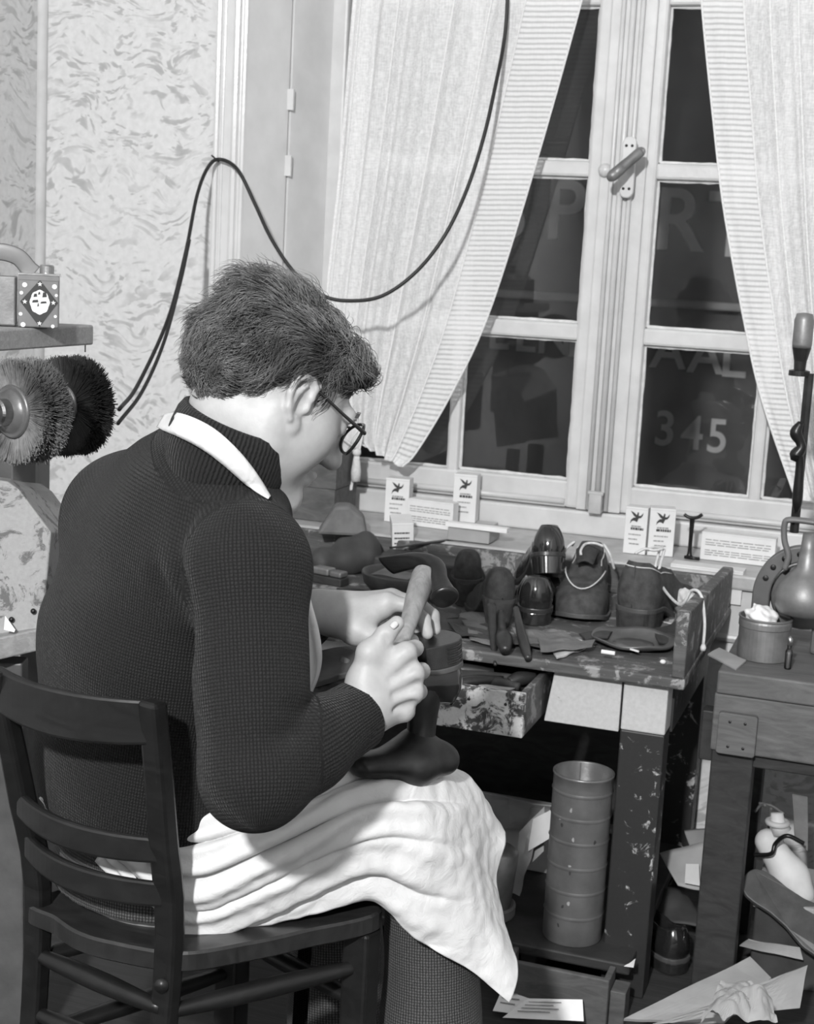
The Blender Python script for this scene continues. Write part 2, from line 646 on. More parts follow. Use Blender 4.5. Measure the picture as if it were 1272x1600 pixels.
# ------------------------------------------------------------------ signed-distance modelling of bodies and clothes
class Field:
    def __init__(s):
        s.p = []

    def cap(s, a, b, ra, rb, k=.012, op='u', lat=None, m=1.0):
        """tapered limb; lat/m widen it m times along the direction lat"""
        a, b = np.array(a, float), np.array(b, float)
        ab = b - a
        L2 = ab @ ab + 1e-12
        if lat is not None:
            lat = np.array(lat, float)
            lat = lat / np.linalg.norm(lat)

        def fn(P):
            q = P - a
            t = np.clip(q @ ab / L2, 0, 1)
            q = q - t[:, None] * ab
            if lat is not None:
                x = q @ lat
                q = q - np.outer(x * (1 - 1 / m), lat)
            return np.sqrt((q * q).sum(1)) - (ra + (rb - ra) * t)
        c = (a + b) / 2
        s.p.append((fn, c, math.sqrt(L2) / 2 + max(ra, rb) * max(m, 1), k, op))

    def ell(s, c, r, R=None, k=.012, op='u'):
        c, r = np.array(c, float), np.array(r, float)
        R = np.eye(3) if R is None else np.array(R, float)   # columns = axes

        def fn(P):
            q = (P - c) @ R
            k0 = np.sqrt(((q / r) ** 2).sum(1))
            k1 = np.sqrt(((q / r ** 2) ** 2).sum(1)) + 1e-9
            return k0 * (k0 - 1) / k1
        s.p.append((fn, c, r.max(), k, op))

    def plane(s, o, n):
        """keep the side the normal points to"""
        o, n = np.array(o, float), np.array(n, float)
        n = n / np.linalg.norm(n)
        s.p.append((lambda P: -((P - o) @ n), o, 1e9, 0, 'i'))

    def fun(s, fn, c, R, k, op):
        s.p.append((fn, np.array(c, float), R, k, op))

    def ev(s, P, c=None, rad=0.0):
        d = np.full(len(P), .5)
        for fn, pc, R, k, op in s.p:
            if c is not None and R < 1e8 and np.linalg.norm(c - pc) - R - rad > .05 + k:
                continue
            v = fn(P)
            if op == 'u':
                if k > 0:
                    h = np.maximum(k - np.abs(d - v), 0) / k
                    d = np.minimum(d, v) - h * h * k * .25
                else:
                    d = np.minimum(d, v)
            elif op == 's':
                h = np.maximum(k - np.abs(d + v), 0) / max(k, 1e-9)
                d = np.maximum(d, -v) + h * h * k * .25
            elif op == 'i':
                d = np.maximum(d, v)
            elif op == 'add':
                d = d + v
        return d

    def mesh(s, lo, hi, h, B=16):
        lo = np.array(lo, float)
        nb = np.ceil((np.array(hi) - lo) / (h * B)).astype(int)
        gi = np.stack(np.meshgrid(*[np.arange(q) for q in nb], indexing='ij'), -1).reshape(-1, 3)
        half = h * B * .5
        cen = lo + gi * h * B + half
        act = np.abs(s.ev(cen)) < half * 1.732 * 1.35 + .012
        r = np.arange(B + 1)
        loc = np.stack(np.meshgrid(r, r, r, indexing='ij'), -1).reshape(-1, 3)
        N = (nb * B + 4).astype(np.int64)
        keys, pts, quads = [], [], []
        corners = [(i, j, k) for i in (0, 1) for j in (0, 1) for k in (0, 1)]
        edges = [(a, b) for a in range(8) for b in range(a + 1, 8) if bin(a ^ b).count('1') == 1]
        for g, c in zip(gi[act], cen[act]):
            base = g * B
            d = s.ev(lo + (base + loc) * h, c, half * 1.74).reshape(B + 1, B + 1, B + 1)
            sg = d < 0
            if sg.all() or not sg.any():
                continue
            cs = [sg[i:B + i, j:B + j, k:B + k] for i, j, k in corners]
            allc = np.logical_and.reduce(cs)
            anyc = np.logical_or.reduce(cs)
            ii = np.argwhere(anyc & ~allc)
            if len(ii):
                dv = np.stack([d[ii[:, 0] + i, ii[:, 1] + j, ii[:, 2] + k] for i, j, k in corners], 1)
                acc = np.zeros((len(ii), 3))
                cnt = np.zeros(len(ii))
                for a, b in edges:
                    da, db = dv[:, a], dv[:, b]
                    mk = (da < 0) != (db < 0)
                    t = np.where(mk, da / np.where(mk, da - db, 1), 0)
                    pa, pb = np.array(corners[a], float), np.array(corners[b], float)
                    acc += np.where(mk[:, None], pa + t[:, None] * (pb - pa), 0)
                    cnt += mk
                gidx = (base + ii).astype(np.int64) + 1
                keys.append((gidx[:, 0] * N[1] + gidx[:, 1]) * N[2] + gidx[:, 2])
                pts.append(lo + (base + ii + acc / cnt[:, None]) * h)
            for ax in range(3):
                s0 = sg[:B, :B, :B]
                s1 = (sg[1:, :B, :B], sg[:B, 1:, :B], sg[:B, :B, 1:])[ax]
                e = np.argwhere(s0 != s1)
                if not len(e):
                    continue
                fl_ = s0[e[:, 0], e[:, 1], e[:, 2]]
                ge = (base + e).astype(np.int64) + 1
                a1, a2 = [(1, 2), (2, 0), (0, 1)][ax]
                q = []
                for o1, o2 in ((1, 1), (0, 1), (0, 0), (1, 0)):
                    gg = ge.copy()
                    gg[:, a1] -= o1
                    gg[:, a2] -= o2
                    q.append((gg[:, 0] * N[1] + gg[:, 1]) * N[2] + gg[:, 2])
                q = np.stack(q, 1)
                q[~fl_] = q[~fl_][:, ::-1]
                quads.append(q)
        keys = np.concatenate(keys)
        pts = np.concatenate(pts)
        quads = np.concatenate(quads)
        uk, ix = np.unique(keys, return_index=True)
        pts = pts[ix]
        pos = np.clip(np.searchsorted(uk, quads), 0, len(uk) - 1)
        ok = (uk[pos] == quads).all(1)
        return pts, pos[ok]


def shapes(g, iters=1, lam=.5):
    """light smoothing of a quad mesh"""
    V, Fq = np.array(g[0]), np.asarray(g[1])
    for _ in range(iters):
        acc = np.zeros_like(V)
        cnt = np.zeros(len(V))
        for a, b in ((0, 1), (1, 2), (2, 3), (3, 0)):
            np.add.at(acc, Fq[:, a], V[Fq[:, b]])
            np.add.at(acc, Fq[:, b], V[Fq[:, a]])
            np.add.at(cnt, Fq[:, a], 1)
            np.add.at(cnt, Fq[:, b], 1)
        V = V + lam * (acc / np.maximum(cnt, 1)[:, None] - V)
    return V, Fq

# ================================================================== the room
H_ = 3.5
WY = 3.42          # room face of the window wall
GY = 3.72          # window glass
XL, XR = -2.183, 1.3
OX0, OX1 = -1.62, 0.17      # window recess at the room face
def struct(name, geo, mat, label, **kw):
    return single(name, geo, mat, label, None, kind='structure', **kw)


struct('floor', box(XL - .1, XR + .1, -3.3, WY + .1, FLOOR - .1, FLOOR), 'floor_wood', 'dark wooden workshop floor')
struct('ceiling', box(XL - .1, XR + .1, -3.3, WY + .5, H_, H_ + .1), 'plaster', 'pale plaster ceiling')
struct('wall_left', box(XL - .1, XL, -3.3, WY, FLOOR, H_), 'wallpaper', 'side wall with flecked wallpaper left of the shelf')
struct('wall_right', box(XR, XR + .1, -3.3, WY, FLOOR, H_), 'wallpaper', 'side wall with flecked wallpaper right of the window')
struct('wall_rear', box(XL - .1, XR + .1, -3.3, -3.2, FLOOR, H_), 'wallpaper', 'wallpapered wall behind the viewpoint')
wb = join(box(XL - .1, OX0, WY, WY + .4, FLOOR, H_),
          box(OX1, XR + .1, WY, WY + .4, FLOOR, H_),
          box(OX0, OX1, WY, WY + .4, FLOOR, .60),
          box(OX0, OX1, WY, WY + .4, 2.45, H_))
struct('wall_back', wb, 'wallpaper', 'window wall with flecked pale wallpaper')
# bright paper strip in the room corner
struct('trim_1', tube([(XL + .004, WY - .004, FLOOR), (XL + .004, WY - .004, H_)], .016, 10), 'paper_old', 'pale rounded strip up the room corner', smooth=True)

# inner sill board and the panel under the window
struct('trim_2', box(OX0 - .03, OX1 + .03, WY - .03, GY - .02, .585, .62), 'sill_paint', 'deep painted window sill board behind the workbench', bevel=.006)
struct('trim_3', join(box(OX0, OX1, WY - .012, WY, .46, .585), tube([(OX0, WY - .012, .47), (OX1, WY - .012, .47)], .008, 8)), 'sash_paint', 'painted apron board under the window sill')

# casing and splayed jamb lining (left, and the matching right one)
def jamb(sx, a, b, n1, n2, lab1, lab2):
    # a = recess edge at the room face, b = at the window
    e = a
    cas = [box(*sorted((e - sx * .062, e + sx * .012)), WY - .022, WY, FLOOR if False else .60, 2.5)]
    for k, rr in ((-.056, .008), (-.040, .004), (-.008, .010), (.006, .005), (.014, .007)):
        cas.append(tube([(e + sx * k, WY - .022, .60), (e + sx * k, WY - .022, 2.5)], rr, 8))
    struct(n1, join(*cas), 'cream_paint', lab1, smooth=False)
    root = thing(n2, lab2, None, (a, WY, .62), kind='structure')
    p0, p1 = np.array([a + sx * .012, WY - .02, 0]), np.array([b, GY - .045, 0])
    dirv = p1 - p0
    for i, (t0, t1) in enumerate(((0, .50), (.515, 1))):
        q0, q1 = p0 + dirv * t0, p0 + dirv * t1
        g = beam((q0 + q1) / 2 + np.array([0, 0, .62]), (q0 + q1) / 2 + np.array([0, 0, 2.45]), np.linalg.norm(q1 - q0), .016, side=np.cross(dirv, (0, 0, 1)))
        part('jamb_board', g, 'cream_paint', root, bevel=.003)
    mid = p0 + dirv * .507
    for z in (1.46, 1.62):
        part('hinge', join(tube([mid + (-.004 * sx, -.006, z), mid + (-.004 * sx, -.006, z + .07)], .006, 8),
                           box(*sorted((mid[0] - .02, mid[0] + .02)), mid[1] - .012, mid[1] - .004, z + .01, z + .06)), 'cream_paint', root, smooth=False)
    part('bead', tube([p1 + (-.006 * sx, -.006, .62), p1 + (-.006 * sx, -.006, 2.45)], .006, 8), 'cream_paint', root, smooth=True)
    return root


jamb(1, OX0, -1.50, 'trim_4', 'trim_5', 'moulded painted casing beside the wallpaper', 'painted jamb lining between wallpaper and curtain')
jamb(-1, OX1, .05, 'trim_6', 'trim_7', 'moulded painted casing right of the window', 'painted jamb lining right of the window')
struct('trim_8', box(OX0, OX1, WY, GY, 2.40, 2.45), 'cream_paint', 'painted head lining over the window')

# ---- the window: frame, two casements of six panes, espagnolette
win = thing('window_1', 'painted double casement window at night', None, (-.725, GY, .65), kind='structure')
part('frame', join(box(-1.56, -1.455, GY - .05, GY + .03, .62, 2.42), box(.005, .11, GY - .05, GY + .03, .62, 2.42),
                   box(-1.56, .11, GY - .05, GY + .03, .62, .682), box(-1.56, .11, GY - .05, GY + .03, 2.36, 2.42)), 'sash_paint', win, bevel=.006)
ROWS = [(.752, 1.104), (1.146, 1.502), (1.540, 1.905), (1.943, 2.30)]


def casement(x0, x1, cols, lab):
    y0, y1 = GY - .034, GY + .014
    cs = part('casement', join(box(x0, cols[0][0], y0, y1, .684, 2.355), box(cols[-1][1], x1, y0, y1, .684, 2.355)), 'sash_paint', win, bevel=.008, label=lab)
    part('bottom_rail', box(cols[0][0] - .004, cols[-1][1] + .004, y0 + .002, y1, .684, ROWS[0][0]), 'sash_paint', cs, bevel=.006)
    part('weather_bead', tube([(cols[0][0], y0 - .002, .70), (cols[-1][1], y0 - .002, .70)], .008, 8), 'sash_paint', cs, smooth=True)
    part('top_rail', box(cols[0][0] - .004, cols[-1][1] + .004, y0 + .002, y1, ROWS[-1][1], 2.355), 'sash_paint', cs, bevel=.006)
    for (a, b) in zip(ROWS[:-1], ROWS[1:]):
        part('glazing_bar', box(cols[0][0] - .004, cols[-1][1] + .004, y0 + .006, y1, a[1], b[0]), 'sash_paint', cs, bevel=.007)
    for (a, b) in zip(cols[:-1], cols[1:]):
        part('glazing_bar', box(a[1], b[0], y0 + .004, y1, ROWS[0][0] - .01, ROWS[-1][1]), 'sash_paint', cs, bevel=.007)
    for (c0, c1) in cols:
        for (r0, r1) in ROWS:
            part('pane', box(c0 - .004, c1 + .004, GY - .002, GY + .001, r0 - .004, r1 + .004), 'window_glass', cs)
            # ragged putty fillet round the pane
            loop = []
            i_ = .0025
            for (ax, az), (bx, bz) in (((c0 + i_, r0 + i_), (c1 - i_, r0 + i_)), ((c1 - i_, r0 + i_), (c1 - i_, r1 - i_)), ((c1 - i_, r1 - i_), (c0 + i_, r1 - i_)), ((c0 + i_, r1 - i_), (c0 + i_, r0 + i_))):
                for k in range(14):
                    t = k / 14
                    loop.append((ax + (bx - ax) * t, GY - .007, az + (bz - az) * t))
            loop.append(loop[0])
            L = np.array(loop)
            rr = .0042 + .0022 * vnoise(L, 55, c0 * 7)
            part('putty', tube(L, rr, 6, cap=False), 'putty', cs, smooth=True)
    return cs


ca = casement(-1.452, -.758, [(-1.400, -1.134), (-1.106, -.816)], 'left casement with the curtain before it')
cb = casement(-.700, .002, [(-.648, -.364), (-.336, -.052)], 'right casement with the pale number behind it')
ast = part('meeting_stile', join(box(-.785, -.672, GY - .044, GY - .036, .684, 2.355), box(-.757, -.701, GY - .054, GY - .04, .69, 2.35)), 'sash_paint', win, bevel=.004)
for xx, rr in ((-.752, .006), (-.706, .006)):
    part('stile_bead', tube([(xx, GY - .056, .69), (xx, GY - .056, 2.35)], rr, 8), 'sash_paint', ast, smooth=True)
part('bolt_rod', tube([(-.727, GY - .066, .70), (-.727, GY - .066, 2.34)], .0075, 10), 'sash_paint', win, smooth=True)
pl = Yp(983, 262, GY - .07)
hp = part('handle_plate', join(ngon_prism([(.017 * math.cos(a) , (.055 if math.sin(a) > 0 else -.055) + .017 * math.sin(a)) for a in np.linspace(0, 2 * math.pi, 24, endpoint=False)], .012, frame((pl[0], GY - .086, pl[2]), (1, 0, 0), (0, 1, 0)))), 'sash_paint', win, bevel=.003)
for dz in (.05, -.05):
    for dx in (-.007, .007):
        part('screw', lathe([(.0035, 0), (.0035, .002), (.001, .003)], 8, frame((pl[0] + dx, GY - .086, pl[2] + dz), (1, 0, 0), (0, 0, 1))), 'worn_iron', hp)
h0, h1 = Yp(1000, 238, GY - .125), Yp(958, 274, GY - .16)
hd = part('handle', tube([(pl[0], GY - .08, pl[2] + .008), (pl[0] + .004, GY - .11, pl[2] + .012), h0 * .3 + h1 * .7, h1], [.011, .010, .0135, .0125], 12, sub=24), 'tin_dull', win, smooth=True, label='dull metal turn handle')
part('handle_bar', tube([h0 + (.004, 0, .004), h0, (h0 + h1) / 2, h1, h1 + (-.004, 0, -.003)], [.008, .0125, .0125, .014, .010], 12, sub=26), 'tin_dull', hd, smooth=True)
kn = Yp(945, 266, GY - .05)
part('keeper_knob', lathe([(.010, 0), (.017, .004), (.016, .012), (.009, .017), (.002, .019)], 20, frame(kn + (0, .01, 0), (1, 0, 0), (0, 0, 1))) , 'sash_paint', win, smooth=True)
kb = Yp(932, 790, GY - .06)
part('bolt_keeper', join(box(kb[0] - .016, kb[0] + .016, GY - .085, GY - .03, .684, .735), tube([(kb[0] - .02, GY - .08, .735), (kb[0] + .02, GY - .08, .735)], .006, 8)), 'sill_paint', win, bevel=.004)

# ---- across the street
fac = thing('building_front', 'dark building front across the street with pale painted lettering', 'building', (0, 6.4, FLOOR))
FYY = 6.4
part('facade', box(-9, 7, FYY, FYY + .4, FLOOR - 1, 6), 'night_wall', fac)
l0, l1 = Yp(770, 455, FYY), Yp(1170, 490, FYY)
part('ledge', box(-9, 7, FYY - .10, FYY, l0[2] - .022, l0[2] + .012), 'night_ledge', fac, bevel=.01)

def letter(ch, px, py, hpx, wscale=1.0, bold=.012):
    c = Yp(px, py, FYY)
    top, bot = Yp(px, py - hpx / 2, FYY), Yp(px, py + hpx / 2, FYY)
    hh = top[2] - bot[2]
    cu = bpy.data.curves.new('letter', 'FONT')
    cu.body = ch
    cu.align_x = 'CENTER'
    cu.size = hh / .72
    cu.offset = bold
    cu.extrude = .008
    tmp = bpy.data.objects.new('letter', cu)
    COL.objects.link(tmp)
    dg = bpy.context.evaluated_depsgraph_get()
    me = bpy.data.meshes.new_from_object(tmp.evaluated_get(dg))
    bpy.data.objects.remove(tmp, do_unlink=True)
    V = np.array([v.co[:] for v in me.vertices])
    Fc = [list(p.vertices) for p in me.polygons]
    W = np.stack([c[0] + V[:, 0] * wscale, FYY - .012 - V[:, 2], bot[2] + V[:, 1]], 1)
    bpy.data.meshes.remove(me)
    part('letter', (W, Fc), 'night_letter', fac)


for ch, px, py, hp_ in (('S', 797, 322, 98), ('P', 884, 325, 96), ('O', 975, 336, 98), ('R', 1062, 340, 100), ('T', 1146, 348, 104)):
    letter(ch, px, py, hp_, .95, .004)
for ch, px, py, hp_ in (('E', 781, 518, 52), ('E', 823, 522, 52), ('N', 868, 526, 52), ('M', 915, 531, 52), ('M', 985, 540, 54), ('A', 1046, 545, 58), ('A', 1104, 553, 58), ('L', 1147, 558, 60)):
    letter(ch, px, py, hp_, 1.0, .003)
for ch, px, py, hp_ in (('3', 1040, 667, 55), ('4', 1083, 674, 54), ('5', 1122, 679, 54)):
    letter(ch, px, py, hp_, .92, .002)

# ================================================================== curtains
def curtain(name, label, rows, band_side, hem_rows, y0, fold, tie=None, seed=0.0, nfold=6):
    """rows: (left px, left py, right px, right py) from top to bottom; band on the free edge"""
    root = thing(name, label, 'curtain', Yp((rows[-1][0] + rows[-1][2]) / 2, rows[-1][1], y0), 'window curtains')
    m, n = 150, 110
    Lp = catmull(np.array([(r[0], r[1]) for r in rows], float), m)
    Rp = catmull(np.array([(r[2], r[3]) for r in rows], float), m)
    S = np.linspace(0, 1, n)
    P = np.zeros((m, n, 3))
    for i in range(m):
        a, b = Yp(*Lp[i], y0), Yp(*Rp[i], y0)
        P[i] = a + np.outer(S, b - a)
    t = np.linspace(0, 1, m)[:, None]
    s = S[None, :]
    cover = s if band_side > 0 else 1 - s
    inner = np.clip((.80 - cover) / .15, 0, 1)
    # gathered folds run down the cloth and close up towards the tie
    ph = cover ** .8 * nfold * 2 * math.pi + .7 * np.sin(3 * cover + seed) + seed
    amp = fold * (.55 + .75 * t) * (.25 + .75 * inner)
    dy = amp * (np.sin(ph) + .45 * np.sin(2.3 * ph + 1.3 + .8 * t))
    P[:, :, 1] += dy
    P[:, :, 0] += .35 * amp * np.cos(ph * 1.0)
    P[:, :, 1] += .006 * np.sin(7 * t + 4 * s)
    step = np.linalg.norm(np.diff(P, axis=0), axis=2).mean(1)
    vv = np.concatenate([[0], np.cumsum(step)])
    uv = np.stack([np.broadcast_to(S * .6, (m, n)), np.broadcast_to(vv[:, None], (m, n))], 2)
    cut = int(n * .77)
    hem = m - hem_rows

    def piece(nm, i0, i1, j0, j1, mt, **kw):
        if band_side < 0:
            j0, j1 = n - 1 - j1, n - 1 - j0
        g = grid(P[i0:i1 + 1, j0:j1 + 1])
        return part(nm, g, mt, root, smooth=True, uv=uv[i0:i1 + 1, j0:j1 + 1].reshape(-1, 2), **kw)
    piece('cloth', 0, m - 1, 0, cut, 'sheer')
    piece('openwork_band', 0, hem, cut, n - 1, 'sheer_band', label='openwork border with cross rows')
    piece('bottom_hem', hem, m - 1, cut, n - 1, 'sheer_hem')
    jj = [cut, n - 1] if band_side > 0 else [n - 1 - cut, 0]
    for j, r in zip(jj, (.0022, .0026)):
        part('edge_seam', tube(P[::2, j] + (0, -.002, 0), r, 5), 'sheer_hem', root, smooth=True)
    # fold seams that catch the light
    for q in (.06, .22, .47, .62):
        j = int(n * q) if band_side > 0 else n - 1 - int(n * q)
        part('pleat', tube(P[::3, j] + (0, -.003, 0), .0022, 5), 'sheer_hem', root, smooth=True)
    return root, P


cl, PL = curtain('sheer_curtain', 'sheer white curtain drawn aside behind the man, tied back low', [
    (575, -260, 985, -300), (556, -80, 932, -90), (546, 12, 906, 12), (528, 250, 838, 250), (506, 480, 764, 485),
    (508, 600, 706, 612), (528, 672, 652, 704), (556, 690, 628, 730)], 1, 12, WY + .17, .011, seed=.4)
cr, PR = curtain('sheer_curtain', 'sheer white curtain hanging at the right edge of the window', [
    (1085, -280, 1420, -260), (1092, -90, 1400, -80), (1097, 15, 1390, 20), (1116, 200, 1385, 210), (1132, 330, 1380, 340),
    (1163, 500, 1372, 510), (1191, 625, 1365, 640), (1243, 780, 1350, 800)], -1, 6, WY + .17, .009, seed=2.2)
# gathered tail under the tie, and its tassel
tail = []
for i, (a, b, yy) in enumerate(((500, 572, 668), (498, 566, 700), (492, 556, 745), (494, 552, 765))):
    row = []
    for k in range(26):
        u = k / 25
        p = Yp(a + (b - a) * u, yy, WY + .15)
        p[1] += .012 * math.sin(u * 17 + i * .4)
        row.append(p)
    tail.append(row)
tp_ = patch(np.array(tail), 24, 26)
part('gathered_tail', grid(tp_), 'sheer_hem', cl, smooth=True, uv=np.zeros((24 * 26, 2)))
t0 = Yp(558, 700, WY + .13)
tas = part('tassel', join(lathe([(.004, 0), (.010, -.004), (.011, -.014), (.007, -.020)][::-1], 14, rotz(0, t0)),
                          lathe([(.012, -.085), (.013, -.06), (.009, -.03), (.007, -.02)], 14, rotz(0, t0))), 'lace', cl, smooth=True, label='white cotton tassel')
part('tie_cord', tube([Yp(500, 668, WY + .12), Yp(530, 682, WY + .115), Yp(556, 700, WY + .12)], .004, 6, sub=14), 'lace', cl, smooth=True)
single('curtain_rod', tube([(-1.5, WY + .17, PL[0, 55, 2] + .009), (.08, WY + .17, PL[0, 55, 2] + .009)], .007, 10), 'bright_steel', 'thin metal rod carrying the sheer curtains', 'curtain rod', smooth=True)

# ================================================================== the man at work
CAMR = np.stack([_r, -_u, _f], 1)          # columns: image right, image down, away


def cv(x, y, z):
    """direction given as (right, down, away) in the picture"""
    v = CAMR @ np.array([x, y, z], float)
    return v / np.linalg.norm(v)


fwd = cv(.70, .48, .53)
hup = cv(.49, -.86, .13)
hup = hup - fwd * (fwd @ hup); hup /= np.linalg.norm(hup)
hrt = np.cross(fwd, hup)
HS = 1.05
ear_pt = Q(468, 624, 1.76)
HO = ear_pt - hrt * .077 * HS


def HL(x, y, z):                            # head-local (right, forward, up)
    return HO + HS * (hrt * x + fwd * y + hup * z)


HR_ = np.stack([hrt, fwd, hup], 1)
body_f = cv(.80, .02, .597)                 # the way the chest faces, level
body_f[2] = 0; body_f /= np.linalg.norm(body_f)
up = np.array([0, 0, 1.0])
body_r = np.cross(body_f, up)

# joints
PEL = Q(222, 1340, 2.035); LUM = Q(214, 1180, 2.01); THO = Q(236, 1000, 1.96); UPB = Q(290, 850, 1.90)
NB = Q(352, 742, 1.845); NT = HL(0, -.025, -.045)
SR = Q(385, 893, 1.735); SL = Q(190, 812, 2.01)
ELB = Q(398, 1212, 1.68); WRR = Q(566, 1113, 1.80)
ELL = Q(330, 1080, 2.10); WRL = Q(497, 955, 2.0)
HIR = Q(300, 1360, 2.01); KNR = Q(672, 1290, 2.085)
HIL = HIR - body_r * .19; KNL = KNR - body_r * .27 + body_f * .01
ANR = np.array([KNR[0] + .035, KNR[1] - .015, FLOOR + .10]); ANL = np.array([KNL[0] + .03, KNL[1], FLOOR + .10])
foot_d = body_f * .16 + np.array([0, 0, -.065])

body = Field()
h = body


def he(c, r, k=.012, op='u'):
    h.ell(HL(*c), np.array(r) * HS, HR_, k * HS, op)


def hc(a, b, ra, rb, k=.012, op='u'):
    h.cap(HL(*a), HL(*b), ra * HS, rb * HS, k * HS, op)


he((0, -.012, .038), (.074, .096, .084), .02)
he((0, .035, -.018), (.061, .064, .084), .03)
for s in (-1, 1):
    hc((s * .056, .002, -.062), (s * .020, .078, -.100), .016, .017, .035)
    he((s * .046, .052, -.022), (.022, .028, .026), .03)
    he((s * .050, .020, -.050), (.020, .040, .034), .03)
    hc((s * .062, -.012, -.020), (s * .060, -.006, -.058), .016, .012, .02)
he((0, .084, -.103), (.023, .019, .018), .025)
hc((-.036, .090, .024), (.036, .090, .024), .011, .011, .016)
hc((0, .100, .016), (0, .121, -.026), .008, .0125, .014)
for s in (-1, 1):
    he((s * .011, .108, -.030), (.009, .011, .008), .008)
    he((s * .033, .108, .006), (.019, .016, .012), .012, 's')
    he((s * .033, .084, .006), (.0135, .0135, .0135), .003)
hc((-.018, .098, -.058), (.018, .098, -.058), .006, .006, .006)
hc((-.015, .096, -.069), (.015, .096, -.069), .0065, .0065, .006)
# ears
for s in (-1, 1):
    def EP(v, w, o):   # v along the ear upwards, w forward, o outward
        ca, sa = math.cos(.29), math.sin(.29)
        return (s * (.0685 + o), .004 + w * ca - v * sa, -.004 + v * ca + w * sa)
    he(EP(.002, -.004, .004), (.0052, .015, .027), .006)
    out = [(.008, .013), (.022, .015), (.031, .008), (.033, -.004), (.026, -.015), (.010, -.019), (-.008, -.016), (-.020, -.010)]
    for (a, b) in zip(out[:-1], out[1:]):
        o1 = .0125 if a[1] < 0 else .008
        o2 = .0125 if b[1] < 0 else .008
        hc(EP(a[0], a[1], o1), EP(b[0], b[1], o2), .0042, .0042, .004)
    anti = [(.022, .000), (.012, -.008), (-.004, -.009), (-.014, -.003)]
    for (a, b) in zip(anti[:-1], anti[1:]):
        hc(EP(a[0], a[1], .010), EP(b[0], b[1], .010), .0036, .0036, .004)
    he(EP(-.027, -.001, .007), (.0055, .0085, .0105), .006)
    he(EP(-.003, .011, .007), (.004, .0045, .007), .004)
    he(EP(-.001, .000, .0125), (.007, .0075, .0125), .004, 's')
h.cap(NT, NB - up * .02, .058 * HS, .068 * HS, .03)
hc((0, .02, -.075), (0, -.02, -.11), .04, .045, .03)
# trunk, kept inside the clothes
for a, b, ra, rb in ((PEL, LUM, .105, .092), (LUM, THO, .092, .10), (THO, UPB, .10, .085)):
    h.cap(a, b, ra, rb, .03, lat=body_r, m=1.45)
h.cap(SR, SL, .06, .06, .04)
h.cap(UPB, NB, .07, .058, .03)
for a, b, c, r in ((SR, ELB, WRR, (.052, .044, .042, .0265)), (SL, ELL, WRL, (.052, .044, .040, .0265))):
    h.cap(a, b, r[0], r[1], .02)
    h.cap(b, c, r[2], r[3], .02)
for a, b, c in ((HIR, KNR, ANR), (HIL, KNL, ANL)):
    h.cap(a, b, .075, .055, .03)
    h.cap(b, c, .052, .035, .02)
    h.cap(c - up * .05, c + foot_d, .034, .026, .015)

# ---- right hand, closed on the hammer handle (back of the hand towards us)
K = .012
MCP = {'i': Q(634, 1020, 1.800), 'm': Q(646, 1053, 1.803), 'r': Q(645, 1083, 1.806), 'p': Q(631, 1112, 1.812)}
CAR = {'i': Q(575, 1082, 1.797), 'm': Q(577, 1096, 1.797), 'r': Q(580, 1108, 1.80), 'p': Q(585, 1120, 1.808)}
h.cap(WRR, Q(582, 1100, 1.80), .0255, .026, .02, lat=cv(.45, .9, 0), m=1.25)
for kk in 'imrp':
    h.cap(CAR[kk], MCP[kk], .0150, .0125 if kk != 'p' else .011, .016)
    h.cap(CAR[kk] + cv(0, 0, 1) * .016, MCP[kk] + cv(0, 0, 1) * .016, .012, .011, .016)
    h.ell(MCP[kk] + cv(.3, 0, -.9) * .001, (.0118, .0118, .0118), None, .006)
PIPo = {'i': (.012, -.002, .040), 'm': (.011, .001, .044), 'r': (.008, .003, .041), 'p': (.005, .005, .034)}
DIPo = {'i': (-.018, .002, .056), 'm': (-.018, .004, .060), 'r': (-.018, .005, .056), 'p': (-.016, .006, .046)}
TIPo = {'i': (-.034, .004, .043), 'm': (-.035, .005, .046), 'r': (-.034, .006, .044), 'p': (-.030, .007, .036)}
for kk in 'imrp':
    r_ = .0105 if kk != 'p' else .0092
    A = MCP[kk]
    B_ = A + CAMR @ np.array(PIPo[kk]); C_ = A + CAMR @ np.array(DIPo[kk]); E_ = A + CAMR @ np.array(TIPo[kk])
    h.cap(A, B_, r_ + .0005, r_, .006); h.cap(B_, C_, r_, r_ - .0008, .004); h.cap(C_, E_, r_ - .0008, r_ - .0022, .004)
# thumb along the handle
TC, TM, TI, TT = Q(568, 1062, 1.795), Q(577, 1020, 1.792), Q(602, 992, 1.797), Q(620, 974, 1.805)
h.cap(Q(572, 1092, 1.795), TC, .019, .0175, .02)
h.cap(TC, TM, .0175, .0140, .016); h.cap(TM, TI, .0135, .0118, .008); h.cap(TI, TT, .0122, .0098, .006)
h.cap(TM, Q(612, 1030, 1.80), .010, .010, .016)          # web towards the index knuckle
nail_at = [(Q(616, 976, 1.7905), TT - TI, cv(-.05, -.25, -1), .0078, .0105)]

for (p_, q_) in (((600, 985, 1.784), (609, 1000, 1.786)), ((596, 989, 1.784), (605, 1003, 1.786))):
    h.cap(Q(*p_), Q(*q_), .0016, .0016, .003, 's')
for a_, b_ in (('i', 'm'), ('m', 'r'), ('r', 'p')):
    g0 = (MCP[a_] + MCP[b_]) / 2
    h.cap(g0 + cv(.4, 0, -.9) * .013, (CAR[a_] + CAR[b_]) / 2 * .45 + g0 * .55 + cv(0, 0, -1) * .017, .004, .002, .008, 's')
h.cap(Q(560, 1100, 1.785), Q(570, 1075, 1.783), .0022, .0015, .008)

